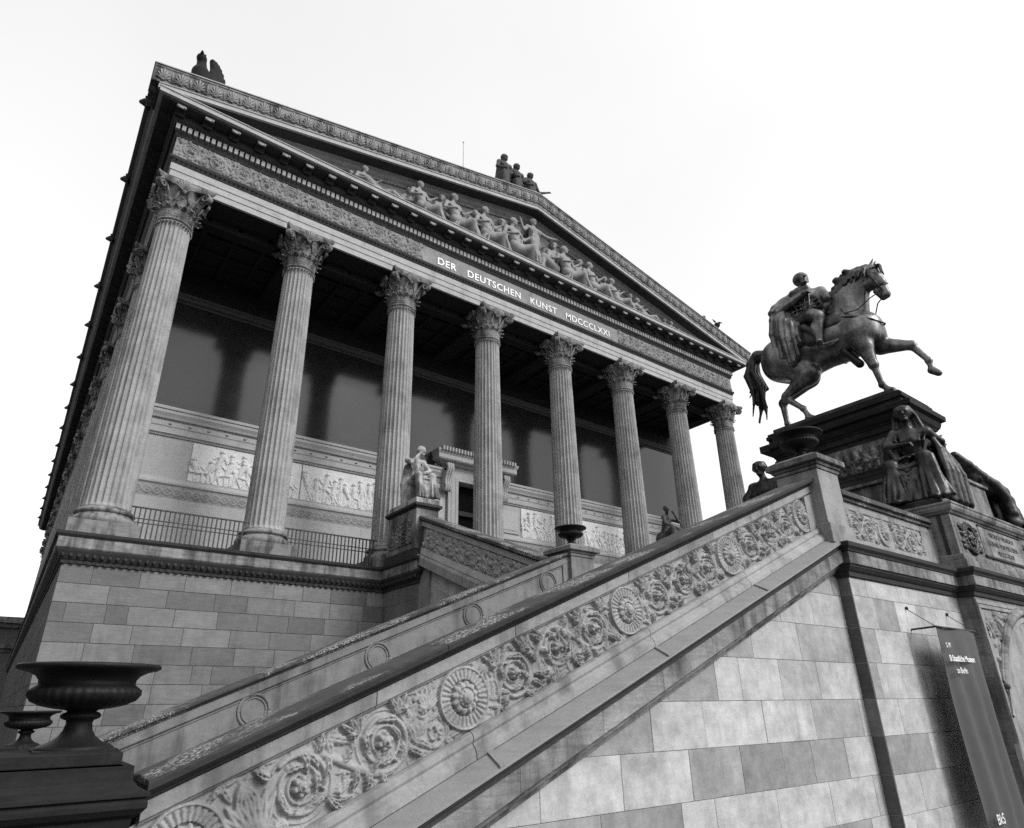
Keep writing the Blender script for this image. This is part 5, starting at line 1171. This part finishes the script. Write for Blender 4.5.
sheets = [((-.16, -11.46, 5.56), (-.40, -11.28, 5.32), (-.46, -11.2, 5.2)), ((-.2, -11.40, 5.50), (-.44, -11.2, 5.0), (-.50, -11.14, 4.55), (-.46, -11.18, 4.0)), ((-.26, -11.42, 5.42), (-.52, -11.36, 4.85), (-.56, -11.34, 4.35), (-.50, -11.32, 3.75)), ((-.40, -11.45, 5.1), (-.54, -11.5, 4.75), (-.60, -11.48, 4.2), (-.55, -11.5, 3.5)), ((-.36, -11.58, 4.95), (-.52, -11.62, 4.6), (-.58, -11.62, 4.1), (-.54, -11.64, 3.62)), ((-.30, -11.66, 4.86), (-.46, -11.76, 4.5), (-.55, -11.76, 4.15), (-.52, -11.78, 3.95)),
          ((.05, -11.42, 5.5), (-.05, -11.2, 5.0), (-.1, -11.08, 4.6), (-.2, -11.0, 4.4)), ((.3, -11.6, 5.5), (.35, -11.3, 5.0), (.44, -11.2, 4.5), (.46, -11.25, 4.0)), ((-.12, -11.36, 5.45), (-.26, -11.16, 5.0), (-.34, -11.08, 4.5), (-.36, -11.1, 4.2))]
for L in sheets:
    cp += poly([H(*p) for p in L], .13, .11, .05)
    for q in range(2):
        o = np.array((-.08, (q - .5) * .11 + rng.uniform(-.03, .03), 0)); cp += poly([np.array(H(*p)) + o * (1 + .2 * math.sin(3 * q + t_)) for t_, p in enumerate(L)], .03, .05, .02)
m = MB(); sdf_body(m, cp, .019); m.build('cloak', 'bronze', rider)
m = MB(); m.tube([H(-.56, -12.3, 4.0), H(-.57, -12.36, 3.66)], .018, 6); m.tube([H(-.56, -12.2, 3.56), H(-.56, -12.6, 3.55), H(-.56, -12.72, 3.62)], .03, 8); m.tube([H(-.4, -12.9, 3.45), H(-.42, -12.95, 3.2)], .012, 6); m.build('stirrup', 'bronze', st)

# ---- seated bronze women at the pedestal corners
def woman(label, J, face, rs, loc, s=1.42, extra=(), veil=True, vx=.02):
    t = thing('seated_statue', label, 'statue', loc, 'seated bronze figures at the pedestal corners')
    f = np.array(face, float); f /= np.linalg.norm(f); b = -f; c = np.array(J['hea'], float)
    pr = figure(J, s, f, True, 11, rs)
    if veil:
        w = np.cross(b, (0, 0, 1.0))
        for k in range(7):
            q = (k - 3) / 3
            pr += poly([c + b * .05 + w * q * .1 + np.array((0, 0, .17)), c + b * .15 + w * q * .19 + np.array((0, 0, -.02)), c + b * .13 + w * q * .27 + np.array((0, 0, -.36))], .05, .04, .02)
    pr += list(extra)
    m = MB(); sdf_body(m, pr, vx); body = m.build('figure', 'bronzemid', t)
    m = MB(); x, y, z = loc; m.box(x - .72, x + .72, y - .52, y + .62, -1.23, -1.09); m.build('plinth', 'bronzed', t, .02)
    return t, body
A3 = lambda *p: np.array(p, float)
J1 = dict(pel=(12.72, -13.80, -.12), che=(12.6, -13.88, .32), nec=(12.52, -13.91, .62), hea=(12.45, -13.94, .84), shl=(12.64, -14.18, .44), shr=(12.50, -13.66, .52), ell=(12.9, -14.3, .26), hal=(13.2, -14.22, .12), elr=(12.36, -13.50, .26), har=(12.2, -13.92, .16),
          knl=(12.10, -14.20, -.22), ftl=(11.98, -14.27, -1.02), knr=(12.05, -13.62, -.26), ftr=(11.93, -13.64, -1.0))
ex = []
# heavy skirt: fans of folds from both knees, valley between them, lap cloth
for k in range(12):
    t = k / 11; a = np.array((12.04 + .05 * abs(t - .5), -13.50 - .82 * t, -.22 - .35 * math.sin(PI * t) * (1 if .2 < t < .8 else .2))); b = np.array((11.84 + .05 * (k % 2), -13.42 - 1.02 * t, -1.05))
    ex += poly([a, a * .5 + b * .5 + (-.02 * (k % 2), 0, 0), b], .035 + .015 * (k % 3), .06 + .02 * (k % 2), .015)
for k in range(5): ex += poly([(12.06, -13.6, -.2 - .03 * k), (12.02 - .02 * k, -13.9, -.34 - .09 * k), (12.1, -14.2, -.2 - .03 * k)], .028, .028, .012)
for k in range(4): ex += poly([(12.62, -13.6 - .16 * k, .02), (12.32, -13.6 - .17 * k, -.05), (12.06, -13.6 - .18 * k, -.16)], .03, .035, .015)
ex += poly([(12.5, -13.66, .5), (12.42, -13.52, .3), (12.45, -13.5, -.1)], .10, .12, .04) + poly([(12.36, -13.5, .26), (12.3, -13.62, .06), (12.2, -13.7, -.1)], .05, .07, .03)
for k in range(7): ex += poly([(12.70 + .08 * k, -14.22, .36 - .03 * k), (12.72 + .11 * k, -14.3, .08 - .04 * k), (12.66 + .13 * k, -14.32 - .04 * (k % 2), -.4), (12.6 + .13 * k, -14.3 - .05 * (k % 2), -1.0)], .05, .08, .014)
ex += [cap((12.95, -13.8, -.75), (12.95, -13.8, -.3), .36, .3, .06), ell((13.1, -14.12, .1), (.35, .12, .25), .05)]
for k in range(10): a = np.array((13.0 + .06 * k, -14.2 + .01 * k, .36 + .02 * math.sin(k))); ex += [cap(a, a + rng.uniform(-.1, .12, 3), .05, .02, .02)]
t1, b1 = woman('seated veiled bronze woman in long folds at the near front corner of the pedestal', J1, (-1, -.3, -.05), 3, (12.5, -13.87, -1.23), 1.42, ex)
J2 = dict(pel=(15.2, -13.72, -.02), che=(15.05, -13.82, .1), nec=(15.2, -13.9, .18), hea=(15.38, -13.97, .14), shl=(14.95, -13.95, .16), shr=(15.1, -13.6, .16), ell=(14.7, -14.0, .2), hal=(15.1, -14.08, .02), elr=(15.3, -13.5, .05), har=(15.6, -13.8, -.05),
          knl=(16.28, -14.12, -.2), ftl=(16.14, -14.2, -.98), knr=(16.25, -13.6, -.2), ftr=(16.2, -13.6, -1.0))
ex = poly([(14.3, -14.05, .34), (14.8, -14.08, .22), (15.4, -14.1, .06), (16.0, -14.12, -.04), (16.34, -14.14, -.16)], .09, .14, .04) + poly([(15.0, -13.95, .05), (15.6, -13.95, -.08), (16.1, -13.95, -.2)], .16, .16, .04) + poly([(15.9, -14.1, -.08), (16.2, -14.2, -.4), (16.12, -14.25, -.7)], .16, .12, .05) + [cap((15.5, -13.7, -.8), (15.6, -13.7, -.35), .36, .3, .06)]
for k in range(6): ex += poly([(16.3, -14.25 + .08 * k, -.1), (16.36, -14.25 + .08 * k, -.45), (16.28, -14.27 + .08 * k, -1.05)], .03, .045, .012)
woman('bronze figure bowed low at the far front pedestal corner, draped knee against the sky', J2, (1, -.3, -.2), 5, (15.65, -13.85, -1.23), 1.35, ex, False)
J3 = dict(pel=(12.6, -10.75, -.35), che=(12.52, -10.72, .1), nec=(12.44, -10.70, .38), hea=(12.40, -10.66, .62), shl=(12.42, -11.04, .24), shr=(12.46, -10.38, .26), ell=(12.36, -11.22, -.1), hal=(12.1, -11.0, -.2), elr=(12.36, -10.24, -.1), har=(12.1, -10.5, -.2), knl=(12.0, -11.0, -.3), ftl=(11.95, -11.0, -1.0), knr=(12.0, -10.5, -.3), ftr=(11.95, -10.5, -1.0))
ex = poly([(12.5, -11.0, .26), (12.44, -11.2, .0), (12.46, -11.25, -.6)], .13, .18, .04) + poly([(12.55, -10.4, .28), (12.46, -10.24, .0), (12.46, -10.22, -.6)], .13, .18, .04) + [ell((12.46, -10.72, .05), (.2, .42, .3), .06)]
woman('dark bronze figure, only head and shoulders showing above the stair coping', J3, (-1, -.15, -.1), 6, (12.5, -10.95, -1.23), 1.42, ex, False)

# ================================================================== STONE FIGURES
def seated_stone(sx, label, rs):
    X = lambda x: x if sx > 0 else 27.25 - x
    P = lambda x, y, z: (X(7.8 + (x - 7.8) * 1.12), -2.0 + (y + 2.0) * 1.12, .92 + (z - .92) * 1.2)
    J = dict(pel=P(7.78, -1.95, 1.62), che=P(7.72, -2.05, 2.05), nec=P(7.76, -2.15, 2.3), hea=P(7.84, -2.24, 2.46), shl=P(7.96, -2.14, 2.2), shr=P(7.5, -2.08, 2.2), ell=P(8.08, -2.3, 1.95), hal=P(7.84, -2.5, 1.82), elr=P(7.44, -2.4, 2.05), har=P(7.68, -2.4, 2.32),
             knl=P(8.02, -2.55, 1.72), ftl=P(8.02, -2.6, 1.18), knr=P(7.62, -2.5, 1.72), ftr=P(7.68, -2.58, 1.15))
    t = thing('seated_stone_statue', label, 'statue', P(7.8, -2, .92))
    m = MB(); pr = figure(J, 1.2, (.35 * sx, -1, -.15), True, 9, rs)
    pr += [cap(P(7.8, -1.9, 1.05), P(7.8, -1.9, 1.5), .34, .3, .05)] + poly([P(7.58, -1.95, 2.05), P(7.56, -1.85, 1.6), P(7.6, -1.9, 1.1)], .12, .15, .05)
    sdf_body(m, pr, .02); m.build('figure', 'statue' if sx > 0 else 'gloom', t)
    m = MB(); m.box(min(X(7.40), X(8.2)), max(X(7.40), X(8.2)), -2.86, -1.15, .922, 1.1); m.build('plinth', 'statue', t, .03)
seated_stone(1, 'weathered stone seated woman resting her chin on the pier beside the third column', 21)
seated_stone(-1, 'small seated stone figure on the far pier, seen just above the stair coping', 22)

def standing(x, y, z, s, face, rs, arm=0):
    P = lambda a, b, c: (x + a * s, y + b * s, z + c * s)
    J = dict(pel=P(0, 0, .95), che=P(0, 0, 1.32), nec=P(0, 0, 1.5), hea=P(.0, -.03, 1.64), shl=P(-.2, 0, 1.42), shr=P(.2, 0, 1.42), ell=P(-.3, -.05, 1.15), hal=P(-.15, -.22, 1.05), elr=P(.3, -.02, 1.15) if not arm else P(.36, -.02, 1.1), har=P(.2, -.22, 1.0) if not arm else P(.68, -.1, 1.24),
             knl=P(-.12, -.04, .5), ftl=P(-.13, 0, .06), knr=P(.12, -.06, .5), ftr=P(.13, 0, .06))
    m = MB(); pr = figure(J, s, face, True, 9, rs); pr += poly([P(-.14, .08, 1.42), P(-.15, .14, .9), P(-.15, .12, .2)], .07 * s, .11 * s, .04) + poly([P(.14, .08, 1.42), P(.15, .14, .9), P(.15, .12, .2)], .07 * s, .11 * s, .04)
    sdf_body(m, pr, .035); return m
for x, zt, a, lb in ((12.85, 19.9, 0, 'tallest stone figure of the trio standing on the gable top, at its left end'), (13.6, 19.75, 0, 'middle stone figure of the trio standing on the gable top'), (14.45, 19.66, 1, 'stone figure of the gable-top trio that stretches out one arm')):
    t = thing('roof_statue', lb, 'statue', (x, -.3, 17.0), 'stone figures on the gable top')
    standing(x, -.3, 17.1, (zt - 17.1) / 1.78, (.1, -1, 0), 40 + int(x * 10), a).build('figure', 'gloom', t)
    m = MB(); m.box(x - .38, x + .38, -.72, .12, 16.6, 17.14); m.build('plinth', 'gloom', t)
def eagle(x, z, sg, label):
    t = thing('eagle_statue', label, 'statue', (x, .0, z), 'dark eagles on the gable corners')
    E_ = 1.5; P = lambda a, b, c: (x + sg * a * E_, b * E_, z + c * E_)
    pr = [cap(P(0, 0, .3), P(-.08, -.12, .85), .36, .30, .1), cap(P(-.08, -.14, .9), P(-.12, -.2, 1.15), .2, .15, .06), ell(P(-.14, -.24, 1.2), .17, .04), cap(P(-.16, -.34, 1.27), P(-.18, -.46, 1.2), .06, .02, .03), cap(P(-.1, -.2, 1.36), P(-.06, -.12, 1.52), .06, .015, .03), cap(P(0, 0, .2), P(.1, .1, -.1), .25, .3, .1), cap(P(-.25, -.12, .2), P(-.3, -.15, -.1), .1, .1, .05)]
    for k in range(9):
        q = k / 8; b = P(.16 + .14 * q, .08, 1.0 - .5 * q); e = P(.12 + .46 * q, .12, 1.66 - .1 * q - .95 * q * q)
        mid = tuple((np.array(b) + np.array(e)) / 2 + np.array((sg * .08, .02, .12))); pr += poly([b, mid, e, (e[0] + sg * .05, e[1], e[2] - .5)], .17, .07, .02)
        pr += poly([P(-.3, .12, .8 - .3 * q), P(-.34, .22, .85 - .5 * q), P(-.36, .25, .5 - .6 * q)], .08, .05, .02)
    m = MB(); sdf_body(m, pr, .03); m.build('body', 'dark', t); m = MB(); m.box(x - .5, x + .5, -.6, .6, z - .6, z + .0); m.build('plinth', 'bronzed', t)
eagle(-.2, 14.45, 1, 'dark winged eagle on the left corner of the gable')
eagle(28.3, 14.2, -1, 'dark winged eagle peeping over the far end of the gable slope')

# ================================================================== FLAGPOLE AND THE WING BEHIND
FX, FZ = 14.55, 27.43
fp = thing('flagpole', 'thin pale flagpole rising behind the roof', 'flagpole', (FX, 6.0, 16.5))
m = MB(); m.tube([(FX, 6.0, 15.0), (FX, 6.0, FZ)], [.03, .02], 8); m.build('pole', 'rail', fp); m = MB(); m.lathe([(0, -.05), (.04, -.03), (.05, 0), (.04, .03), (0, .05)], (FX, 6.0, FZ + .05), 12); m.build('finial', 'rail', fp)
wg = thing('museum_wing', 'grey stone building with a heavy cornice far behind the flank at the left edge', 'building', (-20, 74, GZ))
m = MB(); m.box(-45, 6, 72, 90, GZ, 3.6, .4); w_ = m.build('wall', 'flank', wg)
m = MB(); m.sweep([(-45, 90), (-45, 72), (6, 72), (6, 90)], [(-1, 1.1), (.15, 1.1), (.2, 1.3), (.5, 1.5), (.6, 1.9), (-1, 2.0)]); m.sweep([(-45, 90), (-45, 72), (6, 72), (6, 90)], [(-1, 3.6), (.3, 3.6), (.5, 3.9), (.9, 4.1), (1.0, 4.7), (-1, 4.8)]); m.build('cornice', 'fascia', wg)
for k in range(12):
    x = -43 + k * 3.6; m = MB(); m.box(x, x + 1.4, 71.9, 72.02, -3.5, .2); w = m.build('window', 'void', wg); m = MB(); m.box(x - .25, x + 1.65, 71.75, 71.9, .2, .55); m.box(x - .25, x + 1.65, 71.75, 71.9, -3.8, -3.5); m.build('window_surround', 'fascia', w)

# unseen building added to the west to screen low sky and darken left-facing stone
nb = thing('west_sky_blocker', 'long plain stone block, unseen, added west of the forecourt to block low sky', 'building', (-40, 0, GZ))
m = MB(); m.box(-58, -26, -75, 62, GZ, 14.0, .4); w_ = m.build('wall', 'flank', nb)
m = MB(); m.sweep([(-58, 62), (-26, 62), (-26, -75), (-58, -75)][::-1], [(-1, 14.0), (.3, 14.0), (.5, 14.4), (1.0, 14.7), (1.0, 15.3), (-1, 15.5)][::1]); m.build('cornice', 'fascia', nb)
f0 = None
for fl in range(3):
    for k in range(22):
        y = -72 + k * 6; z = GZ + 2.2 + fl * 6.4
        if f0 is None:
            m = MB(); m.box(-26.02, -25.9, -72, -69.8, z, z + 3.6); f0 = m.build('window', 'void', nb); m = MB(); m.box(-26, -25.75, -72.4, -69.4, z + 3.6, z + 4.1); m.box(-26, -25.75, -72.4, -69.4, z - .4, z); m.build('surround', 'fascia', f0)
        else:
            c = copy_tree(f0, nb); c.location = (0, y + 72, fl * 6.4)

# ================================================================== GROUND, SKY, LIGHT, CAMERA
m = MB(); m.box(-600, 600, -600, 900, GZ - .5, GZ); struct(m.build('ground', 'ground'))

wd = bpy.data.worlds.new('World'); SC.world = wd; wd.use_nodes = True
nt = wd.node_tree; bg = nt.nodes['Background']
EL, AZM = math.radians(38), math.radians(158)     # sun to the south-south-east: in front of the facade, slightly right
sky = nt.nodes.new('ShaderNodeTexSky'); sky.sky_type = 'NISHITA'; sky.sun_disc = False
sky.sun_elevation = EL; sky.sun_rotation = AZM; sky.air_density = 1.0; sky.dust_density = 4.0; sky.ozone_density = 1.0
bw = nt.nodes.new('ShaderNodeRGBToBW'); nt.links.new(sky.outputs[0], bw.inputs[0])
SKYG, SKYC = .55, 5.65
g = M(nt, 'MULTIPLY', M(nt, 'POWER', bw.outputs[0], .35), SKYC)
tc = nt.nodes.new('ShaderNodeTexCoord'); nz = nt.nodes.new('ShaderNodeTexNoise'); nz.inputs['Scale'].default_value = 2.2; nz.inputs['Detail'].default_value = 5
nt.links.new(tc.outputs['Generated'], nz.inputs['Vector'])
g = M(nt, 'MULTIPLY', g, M(nt, 'MULTIPLY_ADD', nz.outputs[0], .16, .92))
cc = nt.nodes.new('ShaderNodeCombineColor')
for i in range(3): nt.links.new(g, cc.inputs[i])
nt.links.new(cc.outputs[0], bg.inputs['Color']); bg.inputs['Strength'].default_value = .1
sl = bpy.data.lights.new('Sun', 'SUN'); sl.energy = 1.5; sl.angle = math.radians(16); sl.color = (1, 1, 1)
so = bpy.data.objects.new('Sun', sl); COL.objects.link(so); so.location = (20, -40, 40)
sd = Vector((math.cos(EL) * math.sin(AZM), math.cos(EL) * math.cos(AZM), math.sin(EL)))
so.rotation_euler = sd.to_track_quat('Z', 'Y').to_euler()

cam = bpy.data.cameras.new('Camera'); co_ = bpy.data.objects.new('Camera', cam); COL.objects.link(co_)
FPX, PX, PY = 635.2556, 494.8537, 427.8157
Rm = ((.8091828548803918, -.5874812538954031, -.009427814651536137), (.22620598485711554, .3262995458733391, -.9178014266592066), (.5422674246001149, .7405365505390923, .39692777369846677))
cam.sensor_fit = 'HORIZONTAL'; cam.sensor_width = 36; cam.lens = FPX / 1024 * 36
cam.shift_x = (512 - PX) / 1024; cam.shift_y = (PY - 414) / 1024; cam.clip_start = .05; cam.clip_end = 3000
r0, r1, r2 = (Vector(r) for r in Rm)
mw = Matrix((r0, -r1, -r2)).transposed().to_4x4(); mw.translation = Vector((-1.2408407665, -18.5544904889, -4.4408079055)); co_.matrix_world = mw
SC.camera = co_
SC.view_settings.view_transform = 'Standard'; SC.view_settings.look = 'None'; SC.view_settings.exposure = .6; SC.view_settings.gamma = 1
SC.cycles.use_denoising = False; SC.cycles.max_bounces = 6; SC.cycles.diffuse_bounces = 3; SC.cycles.glossy_bounces = 3
